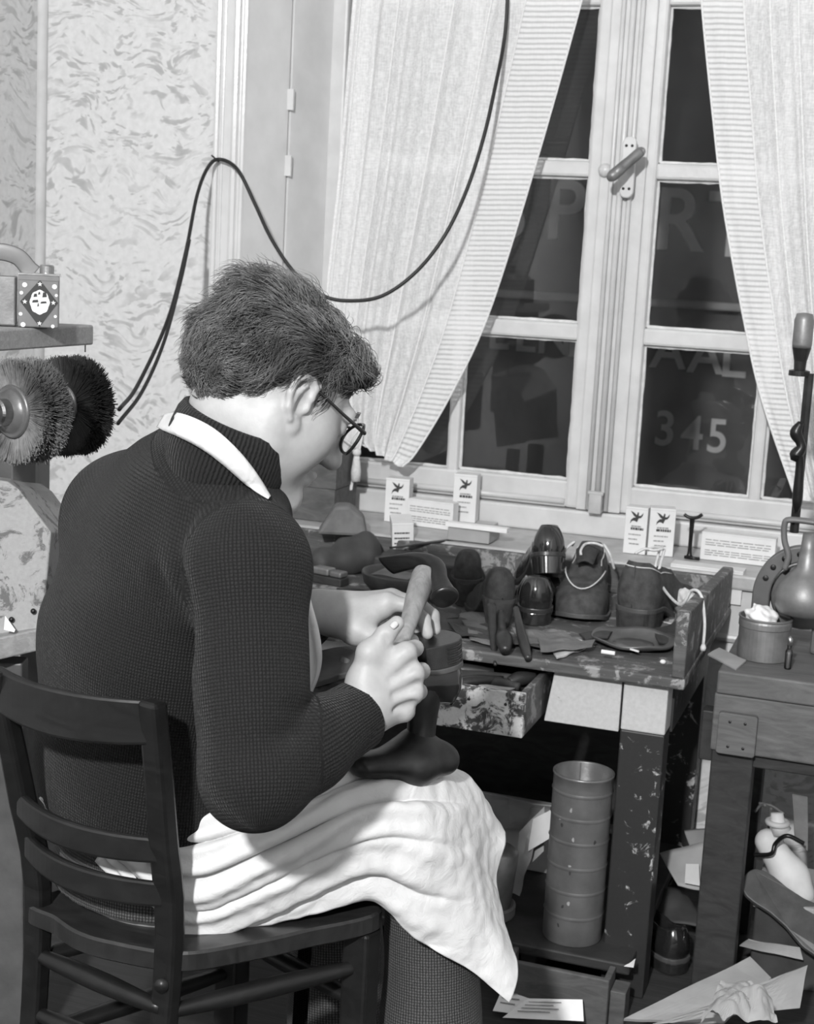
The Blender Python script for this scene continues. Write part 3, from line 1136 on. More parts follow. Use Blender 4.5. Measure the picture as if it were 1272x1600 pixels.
# ---- left hand, palm down on the sole, thumb nearest us
def LQ(px, py, d):
    return Q(px, py, d)
LM = {'i': LQ(604, 940, 1.975), 'm': LQ(612, 934, 2.000), 'r': LQ(608, 936, 2.024), 'p': LQ(598, 944, 2.045)}
LC = {'i': LQ(528, 956, 1.985), 'm': LQ(526, 950, 2.0), 'r': LQ(526, 950, 2.012), 'p': LQ(526, 956, 2.022)}
h.cap(WRL, LQ(530, 957, 2.0), .0265, .027, .02, lat=cv(0, .3, 1), m=1.15)
for kk in 'imrp':
    h.cap(LC[kk], LM[kk], .0165, .0128, .018)
    h.cap(LC[kk] + cv(0, 1, .1) * .012, LM[kk] + cv(-.2, 1, .1) * .012, .013, .011, .018)
LP = {'i': (LQ(642, 948, 1.972), LQ(662, 968, 1.968), LQ(668, 990, 1.965)),
      'm': (LQ(654, 944, 2.000), LQ(676, 962, 2.000), LQ(680, 984, 2.0)),
      'r': (LQ(650, 948, 2.028), LQ(672, 966, 2.03), LQ(674, 984, 2.03)),
      'p': (LQ(634, 956, 2.052), LQ(652, 972, 2.055), LQ(654, 986, 2.055))}
for kk in 'imrp':
    r_ = .0105 if kk != 'p' else .009
    a, (b, c, d_) = LM[kk], LP[kk]
    h.cap(a, b, r_ + .001, r_, .006); h.cap(b, c, r_, r_ - .001, .004); h.cap(c, d_, r_ - .001, r_ - .0024, .004)
h.cap(LQ(524, 968, 1.985), LQ(556, 985, 1.958), .021, .0185, .02)
h.cap(LQ(556, 985, 1.958), LQ(592, 1000, 1.945), .0185, .013, .014)
h.cap(LQ(592, 1000, 1.945), LQ(624, 1004, 1.945), .0125, .0115, .008)
h.cap(LQ(624, 1004, 1.945), LQ(645, 1001, 1.950), .0115, .009, .006)
h.cap(LQ(580, 960, 1.970), LQ(560, 975, 1.962), .014, .016, .016)

bv = body.mesh((-1.35, 1.2, FLOOR - .02), (-.25, 2.65, 1.34), .0026)
bv = shapes(bv, 1, .35)
person = single('person', bv, 'skin', 'man in dark roll-neck sweater and white apron hammering a shoe on his lap', 'person', smooth=True)


def spart(name, geo, mat, parent=person, **kw):
    return part(name, geo, mat, parent, **kw)


for (c, ax, nrm, w, l) in nail_at:
    M = frame(c, ax, np.cross(nrm, ax))
    u_, v_ = np.meshgrid(np.linspace(-1, 1, 9), np.linspace(-1, 1, 9), indexing='ij')
    rr = 1 - .18 * (np.abs(v_) ** 4)
    P_ = np.stack([u_ * l * .5 * rr, v_ * w * .5 * (1 - .12 * u_ ** 4), -.0014 * v_ ** 2 + .0005 - .0005 * u_ ** 2], -1)
    spart('thumb_nail', grid(xf((P_.reshape(-1, 3), []), M)[0].reshape(9, 9, 3)), 'nail', smooth=True, solid=.0008)
for s in (-1, 1):
    e = spart('eye', lathe([(.0001, -.0132), (.006, -.0118), (.0105, -.008), (.0132, 0), (.0105, .008), (.006, .0118), (.0001, .0132)], 16, frame(HL(s * .033, .0852, .006), hrt, -hup)), 'eye_white', smooth=True)

# ---- trousers
tr = Field()
tr.cap(PEL - up * .03, PEL + up * .06, .118, .110, .03, lat=body_r, m=1.36)
for a, b, c in ((HIR, KNR, ANR), (HIL, KNL, ANL)):
    tr.cap(a, b, .080, .055, .04)
    tr.cap(b - up * .02, c + np.array([0, 0, .02]), .058, .086, .03)
tr.fun(lambda P: .0022 * np.sin(P[:, 2] * 42 + 9 * P[:, 0]) * np.sin(P[:, 1] * 31 + 1), (0, 0, 0), 1e7, 0, 'add')
seat_z = .392
tr.fun(lambda P: (seat_z + .004 - P[:, 2]) + 0 * P[:, 0] - 9.0 * (((P - KNR) @ body_f) > -.10) * 1.0, (0, 0, 0), 1e9, 0, 'i')
tv = shapes(tr.mesh((-1.35, 1.3, FLOOR + .02), (-.25, 2.65, .80), .0055), 2, .5)


def limb_uv(V, bones):
    """UV in metres: around and along the nearest bone"""
    best = np.full(len(V), 1e9)
    uv = np.zeros((len(V), 2))
    for (a, b, rad, ref, vo) in bones:
        a, b = np.array(a), np.array(b)
        ax = b - a
        L = np.linalg.norm(ax); ax = ax / L
        q = V - a
        t = np.clip(q @ ax, 0, L)
        d = np.linalg.norm(q - np.outer(t, ax), axis=1) / rad
        e1 = np.array(ref, float); e1 = e1 - ax * (e1 @ ax); e1 /= np.linalg.norm(e1)
        e2 = np.cross(ax, e1)
        ang = np.arctan2(q @ e2, q @ e1)
        mk = d < best
        best[mk] = d[mk]
        uv[mk, 0] = ang[mk] * rad
        uv[mk, 1] = (q @ ax)[mk] + vo
    return uv


away = cv(0, 0, -1)
tuv = limb_uv(tv[0], [(PEL - up * .1, PEL + up * .1, .15, -body_f, 0), (HIR, KNR, .085, away, 0), (KNR, ANR, .07, away, 0), (HIL, KNL, .085, away, 0), (KNL, ANL, .07, away, 0)])
spart('trousers', tv, 'tweed', smooth=True, uv=tuv, label='grey tweed trousers')
for c in (ANR, ANL):
    sf = Field()
    sf.cap(c - up * .055, c + foot_d * 1.25 - up * .002, .046, .040, .02, lat=body_r, m=1.0)
    sf.cap(c - up * .02, c + up * .02, .046, .046, .02)
    sf.plane((0, 0, FLOOR + .002), (0, 0, 1))
    spart('shoe', sf.mesh(c - .3, c + .3, .006), 'dark_leather', smooth=True)

# ---- sweater
sw = Field()
nb_off = up * .03 + body_f * .02
tor = [(PEL + up * .02, LUM, .128, .122), (LUM, THO, .122, .132), (THO, UPB, .132, .112)]
for a, b, ra, rb in tor:
    sw.cap(a, b, ra, rb, .05, lat=body_r, m=1.36)
sw.cap(SR, SL, .074, .083, .06)
sw.cap(UPB, NB - up * .01, .108, .080, .05)
sw.cap(Q(300, 760, 1.87), Q(330, 720, 1.85), .082, .070, .05)
sw.cap(NB - nb_off, SL * .8 + NB * .2, .060, .075, .05)
sw.cap(NB - nb_off, SR * .8 + NB * .2, .056, .066, .05)
sw.cap(SR, ELB, .0735, .064, .022)
sw.cap(ELB, ELB * .55 + WRR * .45, .063, .055, .022)
sw.cap(ELB * .55 + WRR * .45, WRR - (WRR - ELB) * .06, .055, .040, .02)
sw.cap(SL, ELL, .076, .062, .03)
sw.cap(ELL, WRL - (WRL - ELL) * .1, .060, .040, .02)
bl = Q(330, 1010, 1.71)                      # creases that run from the armpit


def folds(P):
    d = np.zeros(len(P))
    for (px, py, dd, qx, qy, dq, wdt, dep) in ((305, 800, 1.74, 292, 1010, 1.70, .020, .016), (300, 930, 1.71, 312, 1090, 1.71, .014, .012), (262, 900, 1.76, 300, 1020, 1.72, .018, .010),
                                               (272, 850, 1.76, 255, 930, 1.76, .02, .006), (470, 1130, 1.70, 425, 1160, 1.62, .018, .012), (480, 1105, 1.72, 440, 1110, 1.64, .014, .008),
                                               (355, 1140, 1.66, 420, 1190, 1.6, .02, .004), (500, 1120, 1.75, 480, 1185, 1.68, .012, .005)):
        a, b = Q(px, py, dd), Q(qx, qy, dq)
        ab = b - a
        t = np.clip((P - a) @ ab / (ab @ ab), 0, 1)
        r = np.linalg.norm(P - a - np.outer(t, ab), axis=1)
        d += dep * np.exp(-(r / wdt) ** 2) * (1 - .5 * np.abs(2 * t - 1))
    return d


sw.fun(folds, (0, 0, 0), 1e7, 0, 'add')
sw.fun(lambda P: .0025 * np.sin(P[:, 2] * 17 + 6 * P[:, 0] + 2 * np.sin(P[:, 1] * 9)), (0, 0, 0), 1e7, 0, 'add')
hem_pt = Q(165, 1297, 1.915)
sw.plane(hem_pt, (.10 * body_f[0], .10 * body_f[1], 1))
cuff_n = (ELB - WRR) / np.linalg.norm(ELB - WRR)


def cuff(P):
    return np.where(np.linalg.norm(P - WRR, axis=1) < .16, (P - (WRR + cuff_n * .004)) @ -cuff_n, -1.0)


sw.fun(cuff, (0, 0, 0), 1e9, 0, 'i')
svt = shapes(sw.mesh((-1.35, 1.2, .38), (-.25, 2.6, 1.2), .0042), 2, .5)
suv = limb_uv(svt[0], [(PEL, UPB, .17, -body_f, 0), (UPB, NB, .11, -body_f, .4), (SR, ELB, .068, cv(-.5, 0, -1), 0), (ELB, WRR, .052, cv(0, .5, -1), .3), (SL, ELL, .075, away, 0), (ELL, WRL, .05, away, 0)])
sweater = spart('sweater', svt, 'sweater_knit', smooth=True, uv=suv, label='dark knitted wool sweater')

# ribbed cuff and roll collar


def band(center, axis, ref, prof, n=72, ov=1.0):
    """lathe of (radius, along) about an oblique axis; ov stretches along ref"""
    M = frame(center, ref, np.cross(axis, ref))
    g = lathe(prof, n, None, cap=False)
    V = g[0].copy()
    V[:, 0] *= ov
    uv = np.zeros((len(V), 2))
    ang = np.arctan2(V[:, 1], V[:, 0])
    uv[:, 0] = ang * np.mean([p[0] for p in prof])
    uv[:, 1] = V[:, 2]
    return xf((V, g[1]), M), uv


g, u_ = band(WRR + cuff_n * .004, cuff_n, cv(.45, .9, 0), [(.0325, .006), (.034, -.003), (.0375, -.003), (.0395, .002), (.0405, .02), (.042, .05), (.044, .075), (.043, .09)], ov=1.12)
spart('cuff', g, 'sweater_rib', sweater, smooth=True, uv=u_)
nax = (NT - NB) / np.linalg.norm(NT - NB)
nax = (nax * .6 + cv(.56, -.80, .20) * .4); nax /= np.linalg.norm(nax)
nc = Q(360, 700, 1.81)
g, u_ = band(nc, nax, np.cross(nax, np.cross(body_r, nax)), [(.070, -.050), (.079, -.026), (.082, -.010), (.082, .008), (.080, .028), (.076, .038), (.071, .040), (.066, .034), (.064, .018), (.066, -.02)], 96, 1.02)
collar_geo = g
spart('collar', g, 'sweater_rib', sweater, smooth=True, uv=u_, label='ribbed roll collar')

# ---- apron: neck strap, bib, lap and hanging skirt
net = [[(150, 1342, 1.91), (285, 1460, 1.925), (420, 1443, 1.945), (572, 1402, 1.98), (650, 1465, 1.995), (730, 1512, 2.03), (785, 1562, 2.05)],
       [(172, 1325, 1.895), (290, 1408, 1.89), (420, 1388, 1.9), (572, 1348, 1.945), (660, 1392, 1.975), (738, 1452, 2.03), (798, 1520, 2.06)],
       [(200, 1308, 1.885), (300, 1345, 1.875), (430, 1328, 1.88), (577, 1288, 1.928), (672, 1312, 1.97), (742, 1372, 2.04), (793, 1455, 2.09)],
       [(235, 1292, 1.885), (320, 1285, 1.885), (440, 1272, 1.9), (582, 1237, 1.955), (676, 1247, 2.005), (740, 1292, 2.075), (780, 1380, 2.12)],
       [(270, 1264, 1.91), (345, 1240, 1.925), (450, 1228, 1.955), (580, 1203, 2.01), (668, 1201, 2.06), (728, 1228, 2.12), (774, 1312, 2.16)],
       [(305, 1255, 1.99), (372, 1238, 2.025), (470, 1238, 2.055), (592, 1218, 2.11), (676, 1218, 2.16), (722, 1252, 2.21), (762, 1340, 2.24)],
       [(330, 1262, 2.07), (395, 1262, 2.115), (490, 1268, 2.145), (602, 1256, 2.19), (676, 1262, 2.23), (716, 1300, 2.28), (750, 1390, 2.3)]]
NA, NBB = 170, 230
AP = patch(np.array([[Q(*p) for p in row] for row in net]), NA, NBB)
NN = normals(AP)
if (NN[60, 60] @ cv(0, 0, -1)) < 0:
    NN = -NN
a_, b_ = np.meshgrid(np.linspace(0, 1, NA), np.linspace(0, 1, NBB), indexing='ij')
# drawn folds sweep from the hip up towards the knee, then break into loose crumples on the hanging part
ph = a_ * 21.0 - b_ * 5.2 + 1.3 * np.sin(b_ * 4.5 + a_ * 2.0) + .5 * np.sin(b_ * 11)
win_ = np.clip((.80 - b_) / .22, 0, 1) * np.clip((.78 - a_) / .12, 0, 1)
ridge = np.exp(-(np.abs(np.sin(ph)) / .34) ** 1.4)
nzf = vnoise(AP, 7.0, 3.1)
amp_ = (.014 + .014 * nzf) * win_
fine = .0035 * np.sin(ph * 2.7 + 3 * nzf) * win_
crump = .0045 * vnoise(AP, 22, 9.0) * np.clip((b_ - .55) / .2, 0, 1) + .0020 * vnoise(AP, 55, 2.0)
bigf = .012 * np.sin(a_ * 9 + 1.0) * np.clip((b_ - .72) / .25, 0, 1)
AP = AP + NN * (.007 - amp_ * ridge + fine + crump + bigf)[..., None]
ap = spart('apron', grid(AP), 'apron_cotton', smooth=True, solid=.0022, label='white cotton apron drawn over his lap')
ups = [(258, 648, 1.90), (276, 645, 1.85), (300, 652, 1.80), (338, 672, 1.755), (376, 708, 1.735), (402, 742, 1.735), (416, 765, 1.75), (422, 776, 1.755)]
los = [(246, 668, 1.91), (258, 674, 1.86), (284, 684, 1.80), (324, 706, 1.735), (360, 735, 1.715), (388, 760, 1.72), (406, 772, 1.735), (419, 780, 1.75)]
from mathutils.bvhtree import BVHTree
_bv = [BVHTree.FromPolygons([tuple(p) for p in g_[0]], [tuple(int(k) for k in f_) for f_ in g_[1]]) for g_ in (svt, collar_geo)]


def front(px, py, d, lift=.005):
    """the clothed surface seen at a pixel, lifted a little; else the guess d"""
    best = 1e9
    rv = ray(px, py); rl = np.linalg.norm(rv)
    for t_ in _bv:
        hit = t_.ray_cast(Vector(EYE), Vector(rv / rl))
        if hit[0] is not None:
            best = min(best, hit[3] / rl)
    if best > 3 or abs(best - d * 1.05) > .10:
        return Q(px, py, d)
    return D(px, py, best) - rv / rl * lift


SU = catmull(np.array([(*p,) for p in ups], float), 60)
SLw = catmull(np.array([(*p,) for p in los], float), 60)
SP = np.array([[front(*(SU[i] + (SLw[i] - SU[i]) * t), lift=.008 + .004 * math.sin(t * math.pi)) for t in np.linspace(0, 1, 7)] for i in range(60)])
for _ in range(10):
    SP[1:-1] = SP[1:-1] * .5 + (SP[:-2] + SP[2:]) * .25
spart('neck_strap', grid(SP), 'apron_cotton', ap, smooth=True, solid=.003)
bib = [[(470, 905, 1.93), (483, 930, 1.875), (474, 935, 1.865), (452, 935, 1.86)],
       [(470, 970, 1.97), (494, 985, 1.870), (482, 985, 1.860), (455, 985, 1.855)],
       [(468, 1030, 1.98), (498, 1035, 1.865), (485, 1038, 1.855), (455, 1038, 1.85)],
       [(460, 1075, 1.97), (490, 1078, 1.86), (478, 1080, 1.85), (452, 1082, 1.845)],
       [(440, 1115, 1.96), (471, 1112, 1.855), (460, 1114, 1.845), (440, 1116, 1.84)],
       [(400, 1190, 1.95), (420, 1180, 1.88), (410, 1185, 1.83), (395, 1190, 1.80)]]
BP = patch(np.array([[Q(*p) for p in row] for row in bib]), 60, 30)
vv_, ww_ = np.meshgrid(np.linspace(0, 1, 60), np.linspace(0, 1, 30), indexing='ij')
BP += normals(BP) * (.004 * np.sin(ww_ * 9 + vv_ * 6) * np.sin(vv_ * 3.1))[..., None]
spart('bib', grid(BP), 'apron_cotton', ap, smooth=True, solid=.0025)

# ends of the apron strings behind the left slats
spart('apron_string', join(tube([Q(62, 1246, 1.965), Q(72, 1262, 1.965), Q(66, 1290, 1.965), Q(72, 1330, 1.965), Q(70, 1380, 1.965)], .0026, 6, sub=20, flat=.0012),
                           tube([Q(62, 1246, 1.965), Q(78, 1258, 1.965), Q(62, 1280, 1.965), Q(64, 1325, 1.965), Q(73, 1370, 1.965)], .0026, 6, sub=20, flat=.0012)), 'apron_cotton', ap, smooth=True)

# ---- spectacles
gl = spart('spectacles', tube([HL(.012, .113, .018), HL(0, .117, .021), HL(-.012, .113, .018)], .0022, 6, sub=8), 'spectacles', smooth=True, label='dark-rimmed spectacles')
for s in (-1, 1):
    rim = [HL(s * (.036 + .027 * math.cos(a)), .113 - .010 * (math.cos(a) > 0) * math.cos(a), .006 + .021 * math.sin(a)) for a in np.linspace(0, 2 * math.pi, 33)]
    spart('rim', tube(rim, .0022, 6, cap=False), 'spectacles', gl, smooth=True)
    spart('lens', (np.array([np.mean(rim[:-1], axis=0)] + rim[:-1]), [[0, 1 + k, 1 + (k + 1) % 32] for k in range(32)]), 'lens_glass', gl)
    spart('temple', tube([HL(s * .066, .104, .014), HL(s * .0735, .096, .013), HL(s * .0755, .06, .016), HL(s * .0765, .02, .0205), HL(s * .0745, -.004, .022), HL(s * .070, -.022, .012), HL(s * .069, -.027, .004)],
                         [.003, .0028, .0022, .002, .002, .0022, .0028], 8, sub=36), 'spectacles', gl, smooth=True)

# ---- hair: an underlayer and combed wavy strands
hf = Field()
def hhe(c, r, k=.02, op='u'):
    hf.ell(HL(*c), np.array(r) * HS, HR_, k * HS, op)
hhe((0, -.014, .036), (.080, .098, .082))
hhe((0, .036, .072), (.060, .044, .032), .03)
hhe((.02, .052, .068), (.038, .026, .022), .03)
hhe((-.01, -.050, .086), (.045, .040, .030), .02)
hhe((0, -.070, .016), (.066, .040, .066), .03)


def hairline(L):
    """>0 where hair grows (head-local coordinates)"""
    x, y, z = np.abs(L[:, 0]), L[:, 1], L[:, 2]
    yy = [-.13, -.09, -.05, -.028, -.014, .0, .020, .030, .046, .056, .066, .085, .12]
    zz = [-.050, -.044, -.026, -.004, .018, .036, .034, -.012, -.010, .026, .052, .078, .078]
    side = z - np.interp(y, yy, zz)
    front = z - np.interp(y, [-.13, .0, .05, .085, .13], [-.052, -.05, -.03, .066, .070])
    w = np.clip((x - .03) / .025, 0, 1)
    return side * w + front * (1 - w)


hf.fun(lambda P: -hairline(((P - HO) @ HR_) / HS) * .75 * HS, HO, .3, 0, 'i')
hf.fun(lambda P: .0035 * np.sin((P @ hrt) * 120 + 30 * (P @ hup)) * np.sin((P @ fwd) * 90 + 3), (0, 0, 0), 1e7, 0, 'add')
hm = shapes(hf.mesh(HO - .22, HO + .22, .004), 2, .5)
hair = spart('hair', hm, 'hair_under', smooth=True, label='dark wavy hair')
Lc = ((hm[0] - HO) @ HR_) / HS
Nv = np.zeros_like(hm[0])
q = hm[0][hm[1]]
fn_ = np.cross(q[:, 2] - q[:, 0], q[:, 3] - q[:, 1])
for k in range(4):
    np.add.at(Nv, hm[1][:, k], fn_)
Nv /= np.linalg.norm(Nv, axis=1)[:, None] + 1e-12
if ((hm[0] - HO) * Nv).sum() < 0:
    Nv = -Nv
cand = np.where((hairline(Lc) > .0) & ((Lc ** 2).sum(1) > .006))[0]
rng = np.random.default_rng(3)
NS, NSEG = 12000, 10
roots = rng.choice(cand, NS)
P0 = hm[0][roots] + rng.normal(0, .0015, (NS, 3))
Nn = Nv[roots]
Lr = Lc[roots]
# combing: up and back over the top, down at the back and sides, forward flick at the front lock
flow = np.zeros((NS, 3))
top = np.clip((Lr[:, 2] - .05) / .05, 0, 1)[:, None]
front = np.clip((Lr[:, 1] - .02) / .05, 0, 1)[:, None]
back = hrt * (.25 * np.sign(Lr[:, :1])) - fwd * 1.0 - hup * .25
down = -hup * 1.0 - fwd * .55 + hrt * 0
fr = fwd * .9 + hup * .25 + hrt * .5
flow = down * (1 - top) + (back * (1 - front) + fr * front) * top
flow = flow + .55 * np.stack([np.sin(P0 @ (hup * 95 + hrt * 30)), np.sin(P0 @ (fwd * 80 + hrt * 50) + 1), np.sin(P0 @ (hup * 70 - fwd * 40) + 2)], 1) @ HR_.T * .8
flow += rng.normal(0, .10, (NS, 3))
flow -= Nn * (flow * Nn).sum(1)[:, None]
flow /= np.linalg.norm(flow, axis=1)[:, None] + 1e-9
ln = (.022 + .026 * rng.random(NS)) * (1 - .55 * front[:, 0] * top[:, 0]) * (.55 + .75 * np.clip((Lr[:, 2] + .03) / .1, 0, 1))
lift = (.10 + .35 * rng.random(NS) ** 2) * (.35 + top[:, 0])
wild = rng.random(NS) < .05
lift[wild] += .5
ts = np.linspace(0, 1, NSEG)
phs = rng.random(NS) * 1.1 + 2.2 * np.sin(P0 @ (hup * 55 + fwd * 40)) + P0 @ (hrt * 70)
sidev = np.cross(flow, Nn)
curl = (.0030 + .003 * rng.random(NS)) * (.7 + top[:, 0])
C = P0[:, None] + (flow[:, None] * ts[None, :, None] + Nn[:, None] * (lift[:, None] * (ts - .75 * ts ** 2))[:, :, None]) * ln[:, None, None] \
    + sidev[:, None] * (curl[:, None] * np.sin(ts[None] * 5 + phs[:, None]))[:, :, None] + Nn[:, None] * (curl[:, None] * .6 * np.cos(ts[None] * 6 + phs[:, None]))[:, :, None]
tip = C[:, -1]
okL = hairline(((tip - HO) @ HR_) / HS) > -.007
C = C[okL]
Nn, sidev = Nn[okL], sidev[okL]
ns = len(C)
rad = np.interp(ts, [0, .6, 1], [.00055, .00048, .00012])
ring = []
for k in range(3):
    a = 2 * math.pi * k / 3
    ring.append(C + (Nn[:, None] * math.cos(a) + sidev[:, None] * math.sin(a)) * rad[None, :, None])
ring = np.stack(ring, 2)                       # ns, NSEG, 3, 3
Vh = ring.reshape(-1, 3)
base = (np.arange(ns) * NSEG * 3)[:, None, None]
i_ = (np.arange(NSEG - 1) * 3)[None, :, None]
k_ = np.arange(3)[None, None, :]
k2 = (k_ + 1) % 3
Fh = np.stack(np.broadcast_arrays(base + i_ + k_, base + i_ + k2, base + i_ + 3 + k2, base + i_ + 3 + k_), -1).reshape(-1, 4)
spart('strands', (Vh, Fh), 'hair', hair, smooth=True, kind='stuff')
# eyebrow
bs = []
for s in (-1, 1):
    for k in range(60):
        t = rng.random()
        p = HL(s * (.016 + .036 * t), .1015 - .012 * t ** 2, .027 + .004 * math.sin(t * 3) + rng.normal(0, .0018))
        bs.append(tube([p, p + HS * (hrt * s * .004 + hup * .001 + fwd * .002), p + HS * (hrt * s * .008 - hup * .001)], [.0006, .0005, .0002], 3))
spart('eyebrows', join(*bs), 'hair', smooth=True, kind='stuff')

# ================================================================== chair
SZ = .390
cR, cL, cF = Zp(264, 1485, SZ), Zp(60, 1408, SZ), Zp(568, 1420, SZ)
cG = cF + (cL - cR) * 1.22 + np.array([.03, .05, 0])
chair = thing('wooden_chair', 'dark slat-back wooden chair with curved rails under the man', 'chair', (cR + cF + cG + cL) / 4 * np.array([1, 1, 0]) + np.array([0, 0, FLOOR]))
tR, tL = np.append(Zp(238, 1095, .745)[:2], .745), np.append(Zp(-8, 1046, .752)[:2], .752)
mR, mL = np.array([*cR[:2], SZ]), np.array([*cL[:2], SZ])
side_ax = (mL - mR) / np.linalg.norm(mL - mR)


def post(foot_off, m, t):
    b = np.array([m[0], m[1], FLOOR]) + foot_off
    P = [b, m - (0, 0, .02), m + (t - m) * .5 + (m - t) * [.06, .06, 0], t]
    P = catmull(np.array(P), 14)
    g = []
    w = np.interp(np.linspace(0, 1, 14), [0, .5, 1], [.030, .034, .030])
    fwd_ = np.cross(side_ax, (0, 0, 1.0))
    V = []
    for p, ww in zip(P, w):
        for sx, sy in ((-1, -1), (1, -1), (1, 1), (-1, 1)):
            V.append(p + side_ax * sx * ww * .5 + fwd_ * sy * ww * .42)
    n = len(P)
    Fc = [[3, 2, 1, 0], [(n - 1) * 4 + k for k in range(4)]]
    for i in range(n - 1):
        for k in range(4):
            Fc.append([i * 4 + k, i * 4 + (k + 1) % 4, i * 4 + 4 + (k + 1) % 4, i * 4 + 4 + k])
    return np.array(V), Fc


part('back_post', post(np.array([-.02, -.03, 0]), mR, tR), 'chair_wood', chair, bevel=.006)
part('back_post', post(np.array([-.02, -.01, 0]), mL, tL), 'chair_wood', chair, bevel=.006)


def slat(zc, hgt, bow, z_l=None):
    fR, fL = (zc - SZ) / (tR[2] - SZ), ((z_l or zc) - SZ) / (tL[2] - SZ)
    a, b = mR + (tR - mR) * fR, mL + (tL - mL) * fL
    back = -body_f
    n = 22
    rows = []
    for i in range(n):
        t = i / (n - 1)
        p = a + (b - a) * t + back * bow * 4 * t * (1 - t) + np.array([0, 0, -.008 * 4 * t * (1 - t)])
        hh = hgt * (1 + .10 * 4 * t * (1 - t))
        rows.append([p + (0, 0, hh / 2) + back * .006, p + (0, 0, hh / 2) - back * .006, p - (0, 0, hh / 2) - back * .006, p - (0, 0, hh / 2) + back * .006])
    V = np.array(rows).reshape(-1, 3)
    Fc = [[3, 2, 1, 0], [(n - 1) * 4 + k for k in range(4)]]
    for i in range(n - 1):
        for k in range(4):
            Fc.append([i * 4 + k, i * 4 + (k + 1) % 4, i * 4 + 4 + (k + 1) % 4, i * 4 + 4 + k])
    return V, Fc


part('top_rail', slat(.716, .056, .022, .727), 'chair_wood', chair, bevel=.005)
part('slat', slat(.538, .034, .026, .553), 'chair_wood', chair, bevel=.004)
part('slat', slat(.474, .034, .026, .486), 'chair_wood', chair, bevel=.004)
# seat board with rounded outline
bk = -body_f
o1 = [mR + side_ax * -.012 + bk * -.005, mR * .72 + mL * .28 + bk * .030, (mR + mL) / 2 + bk * .036, mR * .25 + mL * .75 + bk * .022, mL + side_ax * .012,
      (mL + cG) / 2 + side_ax * .020, np.array([*cG[:2], SZ]) + side_ax * .01 + body_f * .02, (cG + cF) / 2 + body_f * .045, np.array([*cF[:2], SZ]) - side_ax * .012 + body_f * .02,
      (cF * .6 + cR * .4) - side_ax * .026, (cF * .3 + cR * .7) - side_ax * .026]
o1 = [np.array([p[0], p[1], SZ]) for p in o1]
loop = catmull(np.array(o1 + o1[:3]), 14 * 9)
k0 = int(len(loop) * 1 / 13)
loop = catmull(np.array([o1[-1]] + o1 + o1[:2]), 1 + 13 * 8)[8:8 + 11 * 8]
n_ = len(loop)
cen_ = loop.mean(0)
rings = []
for (sc, dz) in ((.96, -.030), (1.0, -.026), (1.0, -.004), (.985, 0), (.93, -.001), (.6, -.006), (.2, -.008)):
    rr = cen_ + (loop - cen_) * [sc, sc, 1]
    rr[:, 2] = SZ + dz
    rings.append(rr)
Vs = np.concatenate(rings)
Fs = [[i * n_ + k, i * n_ + (k + 1) % n_, (i + 1) * n_ + (k + 1) % n_, (i + 1) * n_ + k] for i in range(len(rings) - 1) for k in range(n_)]
Fs += [list(range(n_ - 1, -1, -1)), [(len(rings) - 1) * n_ + k for k in range(n_)]]
part('seat', (Vs, Fs), 'seat_wood', chair, smooth=False, bevel=.002)
for c in (cF, cG):
    b = np.array([c[0], c[1], FLOOR])
    g = xf(box(-.021, .021, -.019, .019, 0, SZ - .028 - FLOOR), frame(b, side_ax, np.cross((0, 0, 1.0), side_ax)))
    part('front_leg', g, 'chair_wood', chair, bevel=.005)
def on_post(m, t, z):
    return np.array([m[0], m[1], z])
def stretcher(a, b, r=.0125):
    P = [a, a * .75 + b * .25, (a + b) / 2, a * .25 + b * .75, b]
    return tube(P, [r * .72, r, r * 1.12, r, r * .72], 12, sub=20)
fF, fG = np.array([*cF[:2], 0]), np.array([*cG[:2], 0])
for z in (.305, .19):
    part('stretcher', stretcher(np.array([mR[0] - .004, mR[1] - .006, z]), np.array([cF[0], cF[1], z])), 'chair_wood', chair, smooth=True)
    part('stretcher', stretcher(np.array([mL[0] - .004, mL[1], z]), np.array([cG[0], cG[1], z])), 'chair_wood', chair, smooth=True)
for z in (.312, .225):
    part('stretcher', stretcher(np.array([mR[0] - .004, mR[1] - .008, z]), np.array([mL[0] - .004, mL[1], z])), 'chair_wood', chair, smooth=True)
part('stretcher', stretcher(np.array([cF[0], cF[1], .25]), np.array([cG[0], cG[1], .25])), 'chair_wood', chair, smooth=True)
sc_ = mR + np.array([0, 0, -.045]) - np.cross(side_ax, (0, 0, 1.0)) * .0 
bpos = Zp(267, 1528, .352)
part('screw_cap', lathe([(.0095, 0), (.0095, .002), (.006, .0045), (.001, .005)], 14, frame(mR + np.array([-.004, -.006, -.042]) + cv(0, 0, -1) * .0165, _r, -_u)), 'chair_wood', chair, smooth=True)

# ================================================================== workbench
TZ = .55
TX0, TX1, TY0, TY1 = -1.46, -.350, 2.705, 3.385
bench = thing('workbench', 'low paint-splashed cobbler workbench with a tray edge and open drawer', 'workbench', ((TX0 + TX1) / 2, 3.05, FLOOR))
part('bench_top', box(TX0, TX1, TY0, TY1, TZ - .022, TZ), 'bench_wood', bench, bevel=.004)
sb = ngon_prism([(0, 0), (TY1 - TY0, 0), (TY1 - TY0, .088), (.02, .125), (0, .125)], .024, frame((TX1 - .002, TY0, TZ), (0, 1, 0), (-1, 0, 0)))
part('tray_side', sb, 'bench_wood', bench, bevel=.003, label='worn raised edge board')
part('tray_side', ngon_prism([(0, 0), (TY1 - TY0, 0), (TY1 - TY0, .088), (.02, .11), (0, .11)], .024, frame((TX0 + .024, TY0, TZ), (0, 1, 0), (-1, 0, 0))), 'bench_wood', bench, bevel=.003)
